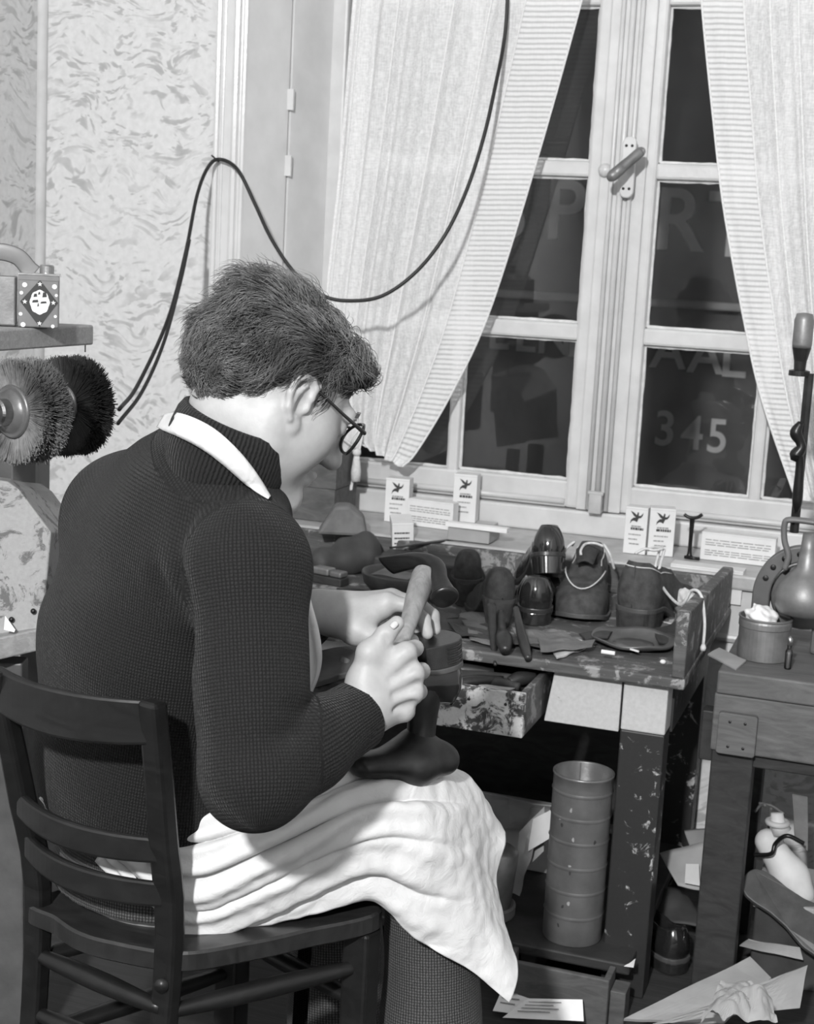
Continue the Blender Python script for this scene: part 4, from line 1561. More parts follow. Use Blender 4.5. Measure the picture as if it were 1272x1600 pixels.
part('tray_back', box(TX0 + .024, TX1 - .026, TY1 - .022, TY1, TZ, TZ + .066), 'bench_wood', bench, bevel=.003)
part('front_panel', ngon_prism([(-.615, .423), (-.470, .423), (-.470, .528), (-.600, .528)], .016, frame((0, TY0 + .028, 0), (1, 0, 0), (0, 1, 0))), 'panel_paint', bench, bevel=.002, label='pale painted panel beside the drawer')
part('front_panel', box(TX0 + .05, -.80, TY0 + .028, TY0 + .044, .423, .528), 'panel_paint', bench, bevel=.002)
for i, (x0, x1, y0, y1) in enumerate(((-.466, -.382, TY0 + .024, TY0 + .088), (TX0 + .03, TX0 + .11, TY0 + .024, TY0 + .088), (-.455, -.385, TY1 - .09, TY1 - .03), (TX0 + .03, TX0 + .11, TY1 - .09, TY1 - .03))):
    lg = part('leg', box(x0, x1, y0, y1, FLOOR, .43 if i < 2 else .528), 'leg_paint', bench, bevel=.003, label='dark leg with chipped paint' if i == 0 else None)
    if i < 2:
        part('leg_head', box(x0, x1, y0, y1, .43, .528), 'panel_paint', lg, bevel=.003)
part('side_rail', box(-.398, -.378, TY0 + .088, TY1 - .09, .42, .528), 'leg_paint', bench)
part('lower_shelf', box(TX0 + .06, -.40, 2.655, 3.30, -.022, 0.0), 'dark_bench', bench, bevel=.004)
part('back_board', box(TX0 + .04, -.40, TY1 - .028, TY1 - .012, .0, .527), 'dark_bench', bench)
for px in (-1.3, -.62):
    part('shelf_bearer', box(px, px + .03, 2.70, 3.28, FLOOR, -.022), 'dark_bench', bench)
# drawer
dx0, dx1 = -.845, -.620
dy0, dy1, dz0, dz1 = 2.60, 3.05, .430, .514
dy0 = 2.585
drw = part('drawer', box(dx0 + .01, dx1 - .012, dy0 + .012, dy1, dz0 + .004, dz0 + .012), 'dark_bench', bench, label='open drawer with flaking white front')
part('drawer_front', box(dx0, dx1, dy0, dy0 + .014, dz0, dz1), 'drawer_paint', drw, bevel=.002)
part('drawer_side', box(dx1 - .012, dx1, dy0 + .014, dy1, dz0, dz1), 'bench_wood', drw, bevel=.002)
part('drawer_side', box(dx0, dx0 + .012, dy0 + .014, dy1, dz0, dz1), 'bench_wood', drw, bevel=.002)
part('drawer_back', box(dx0, dx1, dy1, dy1 + .012, dz0, dz1 - .01), 'bench_wood', drw)
for dx in (.05, .12):
    part('nail_head', lathe([(.003, 0), (.003, .001), (.001, .0016)], 8, frame((dx0 + dx + .07, dy0, dz0 + .06), (1, 0, 0), (0, 0, 1))), 'worn_iron', drw)

# ================================================================== right-hand bench with the machine
B0 = np.array([-.305, 2.78, FLOOR])
rb = thing('machine_stand', 'dark wooden stand of thick boards beside the workbench', 'stand', (-.05, 2.95, FLOOR))
part('top_board', box(-.300, .25, 2.775, 3.20, .513, .557), 'pale_bench', rb, bevel=.004)
part('second_board', box(-.303, .25, 2.782, 3.19, .400, .512), 'pale_bench', rb, bevel=.004)
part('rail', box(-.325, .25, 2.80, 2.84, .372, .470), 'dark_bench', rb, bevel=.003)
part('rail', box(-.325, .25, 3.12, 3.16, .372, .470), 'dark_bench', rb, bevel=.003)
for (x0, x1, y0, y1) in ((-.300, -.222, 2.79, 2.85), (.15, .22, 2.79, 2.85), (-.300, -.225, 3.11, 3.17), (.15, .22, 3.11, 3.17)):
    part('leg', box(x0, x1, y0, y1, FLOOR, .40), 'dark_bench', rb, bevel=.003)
pp = Yp(1152, 1146, 2.778)
rr_ = [(.030 * sx + (.006 * math.cos(a)) * 1, .034 * sz + .006 * math.sin(a)) for sx, sz, a0 in ((1, 1, 0), (-1, 1, 1), (-1, -1, 2), (1, -1, 3)) for a in np.linspace(a0 * math.pi / 2, a0 * math.pi / 2 + math.pi / 2, 5)]
pln = part('cleat', ngon_prism(rr_, .016, frame((pp[0], 2.766, pp[2]), (1, 0, 0), (0, 1, 0))), 'pale_bench', rb, bevel=.002, label='pale rounded wooden cleat with four nails')
for sx in (-1, 1):
    for sz in (-1, 1):
        part('nail_head', lathe([(.003, 0), (.0028, .0012), (.001, .002)], 8, frame((pp[0] + sx * .014, 2.766, pp[2] + sz * .024), (1, 0, 0), (0, 0, 1))), 'worn_iron', pln)

# machine head at the picture edge
mc = thing('stitching_machine', 'grey cast-iron shoe stitching machine at the right edge of the window', 'machine', (-.10, 3.0, .557))
cx = Yp(1256, 935, 2.98)
arc = []
for a in np.linspace(math.pi * 1.02, math.pi * .42, 22):
    arc.append((math.cos(a) * .098, math.sin(a) * .105))
inner = [(math.cos(a) * .064, math.sin(a) * .074) for a in np.linspace(math.pi * .42, math.pi * 1.02, 22)]
outl = [(-.098, -.115)] + arc + inner + [(-.064, -.115)]
ringp = part('rim_plate', ngon_prism(outl, .03, frame((cx[0], 2.965, cx[2]), (1, 0, 0), (0, 1, 0))), 'machine_cast', mc, bevel=.003, label='curved rim with rivets')
for a in (2.75, 2.45, 2.12, 1.75, 1.45):
    part('rivet', lathe([(.006, 0), (.0055, .002), (.002, .0035)], 10, frame((cx[0] + math.cos(a) * .081, 2.965, cx[2] + math.sin(a) * .090), (1, 0, 0), (0, 0, 1))), 'worn_iron', ringp)
part('well', lathe([(.066, 0), (.062, .01), (.03, .02), (.002, .02)], 28, frame((cx[0], 2.995, cx[2]), (1, 0, 0), (0, 0, 1))), 'grey_enamel', mc, smooth=True)
bl_ = Yp(1250, 955, 2.92)
part('bell', lathe([(.030, .0), (.048, .006), (.056, .020), (.058, .040), (.050, .062), (.034, .080), (.020, .095), (.016, .130), (.014, .16)], 32, rotz(0, (bl_[0] + .005, 2.93, bl_[2] - .01))), 'tin_dull', mc, smooth=True)
hk = [Yp(*p, 2.95) for p in ((1226, 890), (1232, 868), (1226, 845), (1226, 820), (1236, 812), (1290, 818))]
part('hook', tube(hk, [.007, .008, .008, .009, .010, .012], 10, sub=24, flat=.006), 'grey_enamel', mc, smooth=True)
part('bracket', join(box(-.165, -.02, 2.95, 3.00, Yp(1250, 868, 2.95)[2], Yp(1250, 852, 2.95)[2])), 'bright_steel', mc, bevel=.003)
part('column', join(box(-.15, -.06, 2.99, 3.05, .557, .80), box(-.155, -.02, 2.99, 3.04, Yp(1240, 850, 2.99)[2], Yp(1240, 820, 2.99)[2])), 'grey_enamel', mc, bevel=.008)
for (p0, rads, mt, nm) in ((((1244, 800), (1246, 780), (1250, 720), (1244, 712), (1252, 700), (1250, 690), (1244, 676), (1252, 660)), (.004, .010, .008, .013, .010, .009, .012, .006), 'black_iron', 'lever'),):
    part(nm, tube([Yp(*q, 2.95) for q in p0], rads, 12, sub=40), mt, mc, smooth=True)
sp_ = Yp(1244, 582, 2.97)
sx0 = sp_[0]
part('spindle', join(tube([(sx0 + .025, 2.97, .80), (sx0 + .025, 2.97, sp_[2])], .009, 10), lathe([(.020, 0), (.020, .010), (.011, .012), (.012, .028), (.017, .050), (.018, .053)], 24, rotz(0, (sx0 + .006, 2.97, sp_[2] - .006)))), 'worn_iron', mc, smooth=False)
part('oil_glass', lathe([(.0175, .053), (.0185, .06), (.0185, .105), (.015, .118), (.004, .120)], 24, rotz(0, (sx0 + .006, 2.97, sp_[2] - .006))), 'tin_dull', mc, smooth=True)

# tin with crumpled paper on the stand
tb = Zp(1187, 1036, .557)
tin = thing('open_tin', 'round dull tin with ridged rim on the stand corner', 'tin', (tb[0], tb[1] + .045, .557))
tcx, tcy = tb[0], tb[1] + .045
part('can', lathe([(.047, 0), (.049, .002), (.049, .062), (.0505, .064), (.0505, .074), (.0495, .078), (.0515, .080), (.0515, .083), (.0485, .083), (.047, .078), (.047, .006), (.002, .005)], 40, rotz(0, (tcx, tcy, .557)), cap=False), 'tin_dull', tin, smooth=False)
part('rim_ridges', join(*[beam((tcx + .0505 * math.cos(a), tcy + .0505 * math.sin(a), .557 + .065), (tcx + .0505 * math.cos(a), tcy + .0505 * math.sin(a), .557 + .073), .003, .002) for a in np.linspace(0, 2 * math.pi, 44, endpoint=False)]), 'tin_dull', tin, kind='stuff')

# ================================================================== shoes
def shoe_parts(L=.285, W=.098, hh=.024, st=.009, back=.062, throat=.45, instep=.078, toe=.042, taper=.92, heel_len=.25, open_=True, wall=.004):
    n = 56
    tt = .5 - .5 * np.cos(np.linspace(0, math.pi, n))
    ws = np.interp(tt, [0, .10, .16, .30, .45, .64, .80, .86, 1], [.62, .66, .69, .63, .70, 1.0, .97, .93, .90])
    ws = ws * np.sqrt(np.clip(1 - np.clip(1 - tt / .10, 0, 1) ** 2, 0, 1)) * np.sqrt(np.clip(1 - np.clip((tt - .80) / .20, 0, 1) ** 2.4, 0, 1)) * W / 2 + 1e-5
    sm = lambda e0, e1, x: (lambda q: q * q * (3 - 2 * q))(np.clip((x - e0) / (e1 - e0), 0, 1))
    z0 = (hh) * (1 - sm(.18, .60, tt)) + .010 * sm(.80, 1, tt) + st
    cx_ = .006 * np.sin(tt * math.pi) * 0
    rows = []
    a = np.linspace(0, math.pi, 33)
    for t, w, z in zip(tt, ws, z0):
        bulge = 1.0
        if t < throat and open_:
            ht = np.interp(t, [0, .05, .22, throat], [back, back * 1.0, back * .80, instep * .92])
            k = 11
            pts = []
            for i in range(k):
                q = i / (k - 1)
                lean = 1 + .13 * math.sin(q * math.pi * .9) - .40 * q ** 2
                pts.append((w * lean, ht * q))
            wi = max(w * .60 - wall, .0005)
            dep = np.interp(t, [0, .02, .07], [.0, .15, 1.0])
            for i in range(11):
                q = i / 10
                x = (wi) * (1 - 2 * q)
                pts.append((x, ht - .003 * dep - dep * (ht - .010) * (1 - abs(1 - 2 * q) ** 6)))
            for i in range(k):
                q = 1 - i / (k - 1)
                lean = 1 + .13 * math.sin(q * math.pi * .9) - .40 * q ** 2
                pts.append((-w * lean, ht * q))
            rows.append([(x, t * L, z + zz) for x, zz in pts])
        else:
            ht = np.interp(t, [0, throat * .999, throat, .62, .80, .93, 1], [back, back, instep, instep * .72, toe, toe * .72, toe * .35])
            rows.append([(w * np.sign(math.cos(q)) * abs(math.cos(q)) ** .72 * (1 + .05 * math.sin(q)), t * L, z + ht * math.sin(q) ** .70) for q in a])
    P = np.array(rows)
    fw = np.clip(1 - P[:, :, 1] / (.12 * L), 0, 1)
    qz = np.clip((P[:, :, 2] - z0[:, None]) / back, 0, 1.2)
    P[:, :, 1] += fw * (.016 * qz ** 2 - .007 * np.sin(np.clip(qz, 0, 1) * math.pi * .8))
    g = grid(P)
    V, Fc = g[0], g[1].tolist()
    m = P.shape[1]
    upper = (V, Fc)

    def slab(i0, i1, zt, zb, grow, tp=1.0, back_in=0.0):
        s = [(ws[i] + grow, tt[i] * L) for i in range(i0, i1)]
        top = [(x, y) for x, y in s] + [(-x, y) for x, y in reversed(s)]
        ym = (s[0][1] + s[-1][1]) / 2
        bot = [(x * tp, ym + (y - ym) * tp + back_in) for x, y in top]
        nn = len(top)
        zts = [zt[i] for i in range(i0, i1)] + [zt[i] for i in range(i1 - 1, i0 - 1, -1)]
        zbs = [zb[i] for i in range(i0, i1)] + [zb[i] for i in range(i1 - 1, i0 - 1, -1)]
        V = [(p[0], p[1] - (.003 if p[1] < .01 else 0), z) for p, z in zip(top, zts)] + [(p[0], p[1] - (.003 if p[1] < .01 else 0), z) for p, z in zip(bot, zbs)]
        Fq = [[i, (i + 1) % nn, (i + 1) % nn + nn, i + nn] for i in range(nn)] + [list(range(nn - 1, -1, -1)), list(range(nn, 2 * nn))]
        return np.array(V), Fq
    sole = slab(0, n, z0 + .001, z0 - st, .004)
    hi = int(np.searchsorted(tt, heel_len))
    heel = slab(0, hi, z0 - st + .0005, np.zeros(n), .003, taper, .004 if taper < .9 else 0)
    return upper, sole, heel, P


def shoe(name, label, cat, M, mats, group=None, seam=True, **kw):
    up_, so_, he_, P = shoe_parts(**kw)
    M = np.array(M)
    root = thing(name, label, cat, M[:3, 3], group)
    u_ = part('upper', xf(up_, M), mats[0], root, smooth=True)
    part('sole', xf(so_, M), mats[1], root, bevel=.0015)
    part('heel', xf(he_, M), mats[2], root, bevel=.0015)
    if seam:
        part('back_seam', tube(xf((np.array([(0, -.0005 - .002 * 0, P[1][0][2] + .002), (0, -.001, P[1][0][2] + kw.get('back', .062) * .5), (0, .001, P[1][0][2] + kw.get('back', .062) * .95)]), []), M)[0], .0012, 5), mats[0], u_, smooth=True)
    return root, u_, P


def topline(P, M, q=9, q2=23, t=.45, L=.3):
    ok = [i for i in range(len(P)) if P[i][0][1] < t * L]
    pts = [P[i][q] * [1.03, 1, 1] for i in reversed(ok)] + [P[i][q2] * [1.03, 1, 1] for i in ok[1:]]
    return xf((np.array(pts[::2]), []), M)[0]


def place(px, py, z, yaw, pitch=0.0, roll=0.0, dz=0.0):
    """heel bottom at a seen point at height z; yaw = heading of the toe from +x"""
    p = Zp(px, py, z)
    Rz = Matrix.Rotation(yaw - math.pi / 2, 4, 'Z') @ Matrix.Rotation(pitch, 4, 'X') @ Matrix.Rotation(roll, 4, 'Y')
    M = np.array(Rz)
    M[:3, 3] = p + (0, 0, dz)
    return M


def at_pt(p, yaw, pitch=0.0, roll=0.0):
    M = np.array(Matrix.Rotation(yaw - math.pi / 2, 4, 'Z') @ Matrix.Rotation(pitch, 4, 'X') @ Matrix.Rotation(roll, 4, 'Y'))
    M[:3, 3] = p
    return M


HEAD = math.radians(90 + 18.5)           # straight away from the viewer
# two suede court shoes, heels towards us
for (px, py, lab, yw) in ((727, 950, 'dark suede high-heeled shoe behind its pair next to the bowl', HEAD - .05), (782, 984, 'dark suede high-heeled shoe nearest the bench front edge', HEAD + .12)):
    shoe('court_shoe', lab, 'shoe', place(px, py, TZ + .001, yw, .0), ('suede', 'suede', 'suede'), 'suede court shoes', L=.24, W=.088, hh=.052, back=.060, instep=.062, toe=.032, throat=.62, taper=.70, heel_len=.22, open_=False)
# patent pair
Mp = place(834, 978, TZ + .001, HEAD - .10)
r1, u1, P1 = shoe('patent_shoe', 'shiny black patent shoe standing on the bench under its pair', 'shoe', Mp, ('patent', 'dark_leather', 'patent'), 'patent shoes', L=.265, W=.098, hh=.026, back=.066, instep=.072, throat=.52)
part('insole', xf(box(-.02, .02, .02, .10, .048, .050), Mp), 'lining', u1)
q = Zp(862, 896, TZ + .085)
Mq = at_pt(q, HEAD + .10, -.36)
shoe('patent_shoe', 'shiny black patent shoe tipped heel-up on top of its pair', 'shoe', Mq, ('patent', 'dark_leather', 'patent'), 'patent shoes', L=.255, W=.098, hh=.038, back=.062, instep=.07, throat=.52, taper=.90)
# suede lace-ups with pale laces
toe_, heel_ = Zp(903, 972, TZ), Zp(932, 897, TZ)
yw_ = math.atan2(toe_[1] - heel_[1], toe_[0] - heel_[0])
Md = at_pt(np.array([toe_[0] - .283 * math.cos(yw_), toe_[1] - .283 * math.sin(yw_), TZ + .001]), yw_)
r2, u2, P2 = shoe('lace_up_shoe', 'dark suede lace-up shoe with pale stitching, toe pointing at us', 'shoe', Md, ('suede_light', 'sole_leather', 'suede'), 'suede lace-up shoes', L=.300, W=.118, hh=.026, back=.090, instep=.094, toe=.058, throat=.50)


def on(M, *pts, s=(1, 1, 1)):
    return xf((np.array(pts, float) * s, []), M)[0]


def onD(*p):
    return on(Md, *p, s=(1.08, 1.05, 1.17))


def onE(*p):
    return on(Me, *p, s=(1.05, 1.05, 1.24))


# apron seam over the toe, topline stitching and laces
seam = [(.040 * math.cos(a), .150 + .095 * math.sin(a), .073 - .020 * math.sin(a) ** 2 + .003) for a in np.linspace(0, math.pi, 17)]
part('stitching', tube(onD(*seam), .0016, 5), 'lace', u2, smooth=True)
part('stitching', tube(topline(P2, Md), .0014, 5), 'lace', u2, smooth=True)
part('tongue', grid(patch(np.array([onD((-.022, .10, .105), (0, .10, .112), (.022, .10, .105)), onD((-.022, .15, .108), (0, .15, .114), (.022, .15, .108)), onD((-.016, .19, .092), (0, .19, .098), (.016, .19, .092))]), 10, 8)), 'suede', u2, smooth=True, solid=.003)
part('lace', tube(onD((-.030, .118, .116), (-.012, .122, .121), (.006, .128, .119), (.012, .160, .112), (.010, .175, .106)), .0030, 6, sub=26), 'lace', u2, smooth=True)
part('lace', tube(onD((.034, .10, .110), (.030, .118, .119), (.045, .125, .105), (.052, .115, .08), (.060, .10, .05)), .0030, 6, sub=26), 'lace', u2, smooth=True)
part('lace', tube(onD((-.034, .10, .110), (-.032, .122, .119), (-.045, .130, .103), (-.055, .12, .075)), .0030, 6, sub=26), 'lace', u2, smooth=True)
Me = at_pt(np.append(Zp(984, 988, TZ)[:2], TZ + .001), HEAD - .52)
r3, u3, P3 = shoe('lace_up_shoe', 'dark suede lace-up shoe with trailing laces beside the tray edge', 'shoe', Me, ('suede_light', 'sole_leather', 'suede'), 'suede lace-up shoes', L=.300, W=.128, hh=.040, back=.096, instep=.104, toe=.058, throat=.46)
part('stitching', tube(topline(P3, Me), .0014, 5), 'lace', u3, smooth=True)
part('lace', tube(onE((-.034, .085, .118), (-.020, .10, .126), (.000, .10, .126), (.010, .12, .128), (-.012, .132, .126), (-.028, .14, .118)), .0030, 6, sub=40), 'lace', u3, smooth=True)
tl = [onE((.01, .13, .126))[0], Zp(1030, 905, TZ + .10), Zp(1062, 945, TZ + .085), np.array([TX1 - .03, 2.92, TZ + .122]), np.array([TX1 - .008, 2.90, TZ + .118]), np.array([TX1 + .004, 2.89, TZ + .07]), np.array([TX1 + .006, 2.885, TZ + .025])]
part('lace', tube(tl, .0032, 6, sub=60), 'lace', u3, smooth=True)
part('lace_end', lathe([(.0055, 0), (.006, .006), (.003, .013)], 8, rotz(0, (TX1 + .006, 2.885, TZ + .014))), 'lace', u3, smooth=True)
tl2 = [onE((.0, .13, .126))[0], Zp(1024, 900, TZ + .10), Zp(1050, 925, TZ + .06), Zp(1062, 940, TZ + .03), Zp(1058, 955, TZ + .012)]
part('lace', tube(tl2, .0030, 6, sub=40), 'lace', u3, smooth=True)

# ================================================================== shoe on the iron last, held on his lap
heel_c = Q(677, 997, 2.02)
toe_c = Q(508, 1012, 1.935)
ydir = toe_c - heel_c; ydir[2] = -.02
ydir /= np.linalg.norm(ydir)
zdir = -(np.array([0, 0, 1.0]) - ydir * ydir[2]); zdir /= np.linalg.norm(zdir)
xdir = np.cross(ydir, zdir)
Mw = np.eye(4)
Mw[:3, 0], Mw[:3, 1], Mw[:3, 2] = xdir, ydir, zdir
Mw[:3, 3] = heel_c - ydir * .036
r4, u4, P4 = shoe('work_shoe', 'black shoe upside down on the iron last, heel up under the hands', 'shoe', Mw, ('patent', 'sole_leather', 'heel_stack'), L=.262, W=.100, hh=.034, back=.058, instep=.07, throat=.42, taper=1.0, heel_len=.27, st=.007)
for zz in (.007, .014, .021, .028):
    part('heel_lift', (lambda g: g)(tube(on(Mw, *[(.0385 * math.cos(a), .034 + .0375 * math.sin(a), zz) for a in np.linspace(math.pi * .98, 2.02 * math.pi, 26)]), .0007, 4)), 'heel_stack', r4)
part('tongue', grid(patch(np.array([[Q(525, 1085, 1.95), Q(532, 1090, 1.95), Q(538, 1092, 1.96)], [Q(524, 1055, 1.94), Q(538, 1058, 1.93), Q(548, 1060, 1.95)], [Q(534, 1025, 1.95), Q(544, 1030, 1.94), Q(550, 1036, 1.96)]]), 14, 10)), 'lining', r4, smooth=True, solid=.003, label='loose shoe tongue')
# iron last
lb = Q(664, 1100, 2.02)
last = thing('iron_last', 'dark iron shoe last with a waisted post standing on his lap', 'shoe last', Q(650, 1205, 2.02))
part('post', tube([Q(668, 1050, 2.025), Q(662, 1085, 2.02), Q(660, 1120, 2.02), Q(657, 1150, 2.02), Q(650, 1172, 2.02), Q(645, 1190, 2.02)], [.036, .032, .025, .024, .034, .052], 20, sub=40, flat=[.030, .026, .021, .021, .028, .040]), 'worn_iron', last, smooth=True)
ft = Field()
A_, B2, C2 = Q(690, 1185, 2.03), Q(640, 1190, 2.01), Q(566, 1196, 1.965)
ft.cap(A_, B2, .024, .026, .02, lat=body_r, m=1.2)
ft.cap(B2, C2, .025, .017, .02, lat=body_r, m=1.5)
ft.cap(Q(652, 1160, 2.02), B2, .022, .03, .03)
part('foot_form', ft.mesh(np.minimum(A_, C2) - .09, np.maximum(A_, C2) + .09, .0045), 'worn_iron', last, smooth=True)
part('slot', tube([Q(655, 1203, 1.99), Q(668, 1203, 1.99)], .004, 6), 'black_iron', last)

# hammer in the right hand
ha, hb = Q(592, 1118, 1.838), Q(664, 893, 1.975)
ham = thing('cobbler_hammer', 'cobbler hammer with pale wooden handle gripped in his right hand', 'hammer', ha)
hd_ = hb - ha
part('handle', tube([ha - hd_ * .02, ha + hd_ * .15, ha + hd_ * .40, ha + hd_ * .62, ha + hd_ * .82, ha + hd_ * .94, hb, hb + hd_ * .012], [.008, .0115, .0105, .0115, .0155, .0165, .0145, .006], 18, sub=60), 'handle_wood', ham, smooth=True)
fc, nk, ey, pe1, pe2 = Q(694, 931, 1.935), Q(687, 906, 1.955), Q(678, 885, 1.985), Q(650, 876, 2.005), Q(604, 884, 2.04)
part('head', tube([fc, fc * .8 + nk * .2, nk, ey, pe1, pe2], [.0175, .0165, .0115, .0145, .015, .019], 20, sub=50, flat=[.0175, .0165, .0115, .0140, .009, .004], up=hd_), 'worn_iron', ham, smooth=True)
part('striking_face', lathe([(.0165, -.003), (.0195, 0), (.0200, .004), (.016, .0062), (.001, .0068)], 26, frame(fc, np.cross(nk - fc, (0, 0, 1)), np.cross(fc - nk, np.cross(nk - fc, (0, 0, 1))))), 'worn_iron', ham, smooth=True)

# ================================================================== helpers for small goods
def prism_flat(pts, t, M):
    """outline in local xy, thickness t along local z"""
    n = len(pts)
    V = [(p[0], p[1], 0) for p in pts] + [(p[0], p[1], t) for p in pts]
    Fc = [list(range(n - 1, -1, -1)), list(range(n, 2 * n))]
    Fc += [[i, (i + 1) % n, (i + 1) % n + n, i + n] for i in range(n)]
    return xf((np.array(V, float), Fc), M)


def sheet(corners, nu=14, nv=10, curl=.006, seed=0.0, thick=.0022, sc=18):
    """a slightly buckled sheet between four seen corners"""
    a, b, c, d = [np.array(q, float) for q in corners]
    u, v = np.meshgrid(np.linspace(0, 1, nu), np.linspace(0, 1, nv), indexing='ij')
    P = (a[None, None] * ((1 - u) * (1 - v))[..., None] + b[None, None] * (u * (1 - v))[..., None] + c[None, None] * (u * v)[..., None] + d[None, None] * ((1 - u) * v)[..., None])
    nn = normals(P)
    if nn[0, 0, 2] < 0:
        nn = -nn
    P = P + nn * (curl * (vnoise(P, sc, seed) + .35))[..., None]
    g = grid(P)
    V = np.concatenate([g[0], g[0] - nn.reshape(-1, 3) * thick])
    n = nu * nv
    Fc = g[1].tolist() + [[q + n for q in reversed(f)] for f in g[1].tolist()]
    edge = [i * nv for i in range(nu)] + [(nu - 1) * nv + j for j in range(1, nv)] + [i * nv + nv - 1 for i in range(nu - 2, -1, -1)] + [j for j in range(nv - 2, 0, -1)]
    for i in range(len(edge)):
        p, q = edge[i], edge[(i + 1) % len(edge)]
        Fc.append([p, q, q + n, p + n])
    return V, Fc


def blob_outline(n, r, jag, rng_):
    return [(r * (1 + jag * (rng_.random() - .5)) * math.cos(2 * math.pi * k / n), r * (1 + jag * (rng_.random() - .5)) * math.sin(2 * math.pi * k / n)) for k in range(n)]


BIRD = [(-.46, -.50), (-.40, -.20), (-.22, -.02), (-.05, .02), (-.20, .12), (-.36, .34), (-.46, .48), (-.22, .38), (.02, .20), (.06, .38), (.13, .44), (.17, .34), (.16, .16), (.30, .16), (.42, .30), (.50, .42), (.46, .18), (.34, 0), (.18, -.04), (.12, -.18), (.06, -.34), (-.08, -.26), (-.24, -.24), (-.36, -.34)]


def face_print(root, O, ux, uz, nrm, w, h_, items):
    """flat print on a box face: items = ('bird', cx, cz, size) or ('line', x0, x1, z, height) in fractions of the face"""
    for it in items:
        if it[0] == 'bird':
            _, bx, bz, sz = it
            V = [O + ux * (bx * w + p[0] * sz) + uz * (bz * h_ + p[1] * sz) + nrm * .0006 for p in BIRD]
            part('bird_print', (np.array(V), [list(range(len(V)))]), 'print_dark', root, label='dark flying bird printed on the box')
        else:
            _, x0, x1, z, hh = it
            segs_ = []
            x = x0
            while x < x1 - .01:
                l = min(x1 - x, .05 + .10 * random.random())
                q = [O + ux * (xx * w) + uz * (zz * h_) + nrm * .0006 for xx, zz in ((x, z), (x + l, z), (x + l, z + hh), (x, z + hh))]
                segs_.append((np.array(q), [[0, 1, 2, 3]]))
                x += l + .018
            part('print_line', join(*segs_), 'print_grey' if hh < .05 else 'print_dark', root, kind='stuff')


def carton(name, label, base, yaw, w, d, h_, mat='carton', items=(), side_items=(), tilt=None, group='shoe polish cartons', cat='box'):
    """standing carton; base = front bottom left corner, yaw turns the front"""
    M = rotz(yaw, base)
    if tilt is not None:
        M = M @ tilt
    root = thing(name, label, cat, base, group)
    bd = part('carton', xf(box(0, w, 0, d, 0, h_), M), mat, root, bevel=.0012)
    part('lid_seam', xf(box(.001, w - .001, -.0005, .0002, h_ * .955, h_ * .962), M), 'carton_side', bd)
    R = M[:3, :3]
    face_print(root, M[:3, 3], R[:, 0], R[:, 2], -R[:, 1], w, h_, items)
    face_print(root, M[:3, 3] + R[:, 0] * w, R[:, 1], R[:, 2], R[:, 0], d, h_, side_items)
    return root


UPR = (('bird', .50, .78, .032), ('line', .30, .75, .575, .035), ('line', .28, .85, .515, .05), ('line', .2, .75, .40, .03), ('line', .2, .6, .30, .03), ('line', .25, .7, .2, .03))
PRN = tuple(('line', .06, .94, z, .035) for z in (.72, .62, .54, .34, .26, .18))
SL_ = .621


def sill(px, py, y):
    p = Yp(px, py, y)
    return np.array([p[0], y, SL_])


# upright polish cartons on the sill
pb1 = sill(600, 812, 3.56)
carton('polish_carton', 'white upright carton with a bird print nearest the crates', pb1, .10, .062, .045, .112, items=UPR)
pb2 = sill(706, 808, 3.60)
carton('polish_carton', 'white upright carton with a bird print beside the glazed pane corner', pb2 + (0, 0, 0.012), .10, .060, .048, .122, items=UPR)
carton('flat_carton', 'small printed carton lying under the upright bird carton by the pane corner', pb2 + (-.03, -.03, 0), .06, .14, .085, .0115, 'carton_side', items=PRN[:3], group='printed cartons on the sill')
pb3 = sill(973, 862, 3.50)
carton('polish_carton', 'white upright carton with a bird print, left of the two behind the shoes', pb3, .0, .053, .045, .112, items=UPR)
carton('polish_carton', 'white upright carton with a bird print, right of the two behind the shoes', pb3 + (.058, .002, 0), .22, .060, .048, .114, items=UPR)
# printed cartons lying on edge
pc = sill(640, 818, 3.535)
carton('printed_carton', 'long white printed carton standing on edge between two bird cartons', np.array([pb1[0] + .066, 3.545, SL_]), -.10, .125, .036, .068, items=PRN, side_items=(), group='printed cartons on the sill')
pc2 = sill(1095, 852, 3.53)
carton('printed_carton', 'long white printed carton on edge right of the iron tool', pc2, -.02, .172, .040, .066, items=PRN, group='printed cartons on the sill')
pc3 = Yp(1050, 890, 3.45)
carton('printed_carton', 'white carton lying low behind the tray corner', np.array([Yp(1048, 880, 3.40)[0], 3.40, .55]), -.02, .165, .05, .078, items=PRN[:1], side_items=PRN, group='printed cartons on the sill')
# tilted carton and the flat white strip
pt = Zp(612, 850, .60)
Tm = np.array(Matrix.Rotation(.10, 4, 'X') @ Matrix.Rotation(-.06, 4, 'Y'))
carton('tilted_carton', 'white printed carton leaning forward among the tools left of the court shoes', np.array([Yp(616, 846, 3.36)[0] - .004, 3.36, .592]), .42, .052, .085, .064, items=tuple(('line', .1, .8, z, .06) for z in (.2, .4, .6)), side_items=PRN, tilt=Tm, group='printed cartons on the sill')
ws_ = Yp(695, 832, 3.40)
carton('white_ruler_box', 'narrow flat white box lying in front of the bird carton', np.array([ws_[0], 3.40, .655]), -.04, .155, .022, .012, 'paper_white', group='printed cartons on the sill')
single('sill_packet', box(ws_[0] + .005, ws_[0] + .11, 3.405, 3.50, .622, .654), 'card', 'brown packet under the narrow white box', 'packet', bevel=.003)

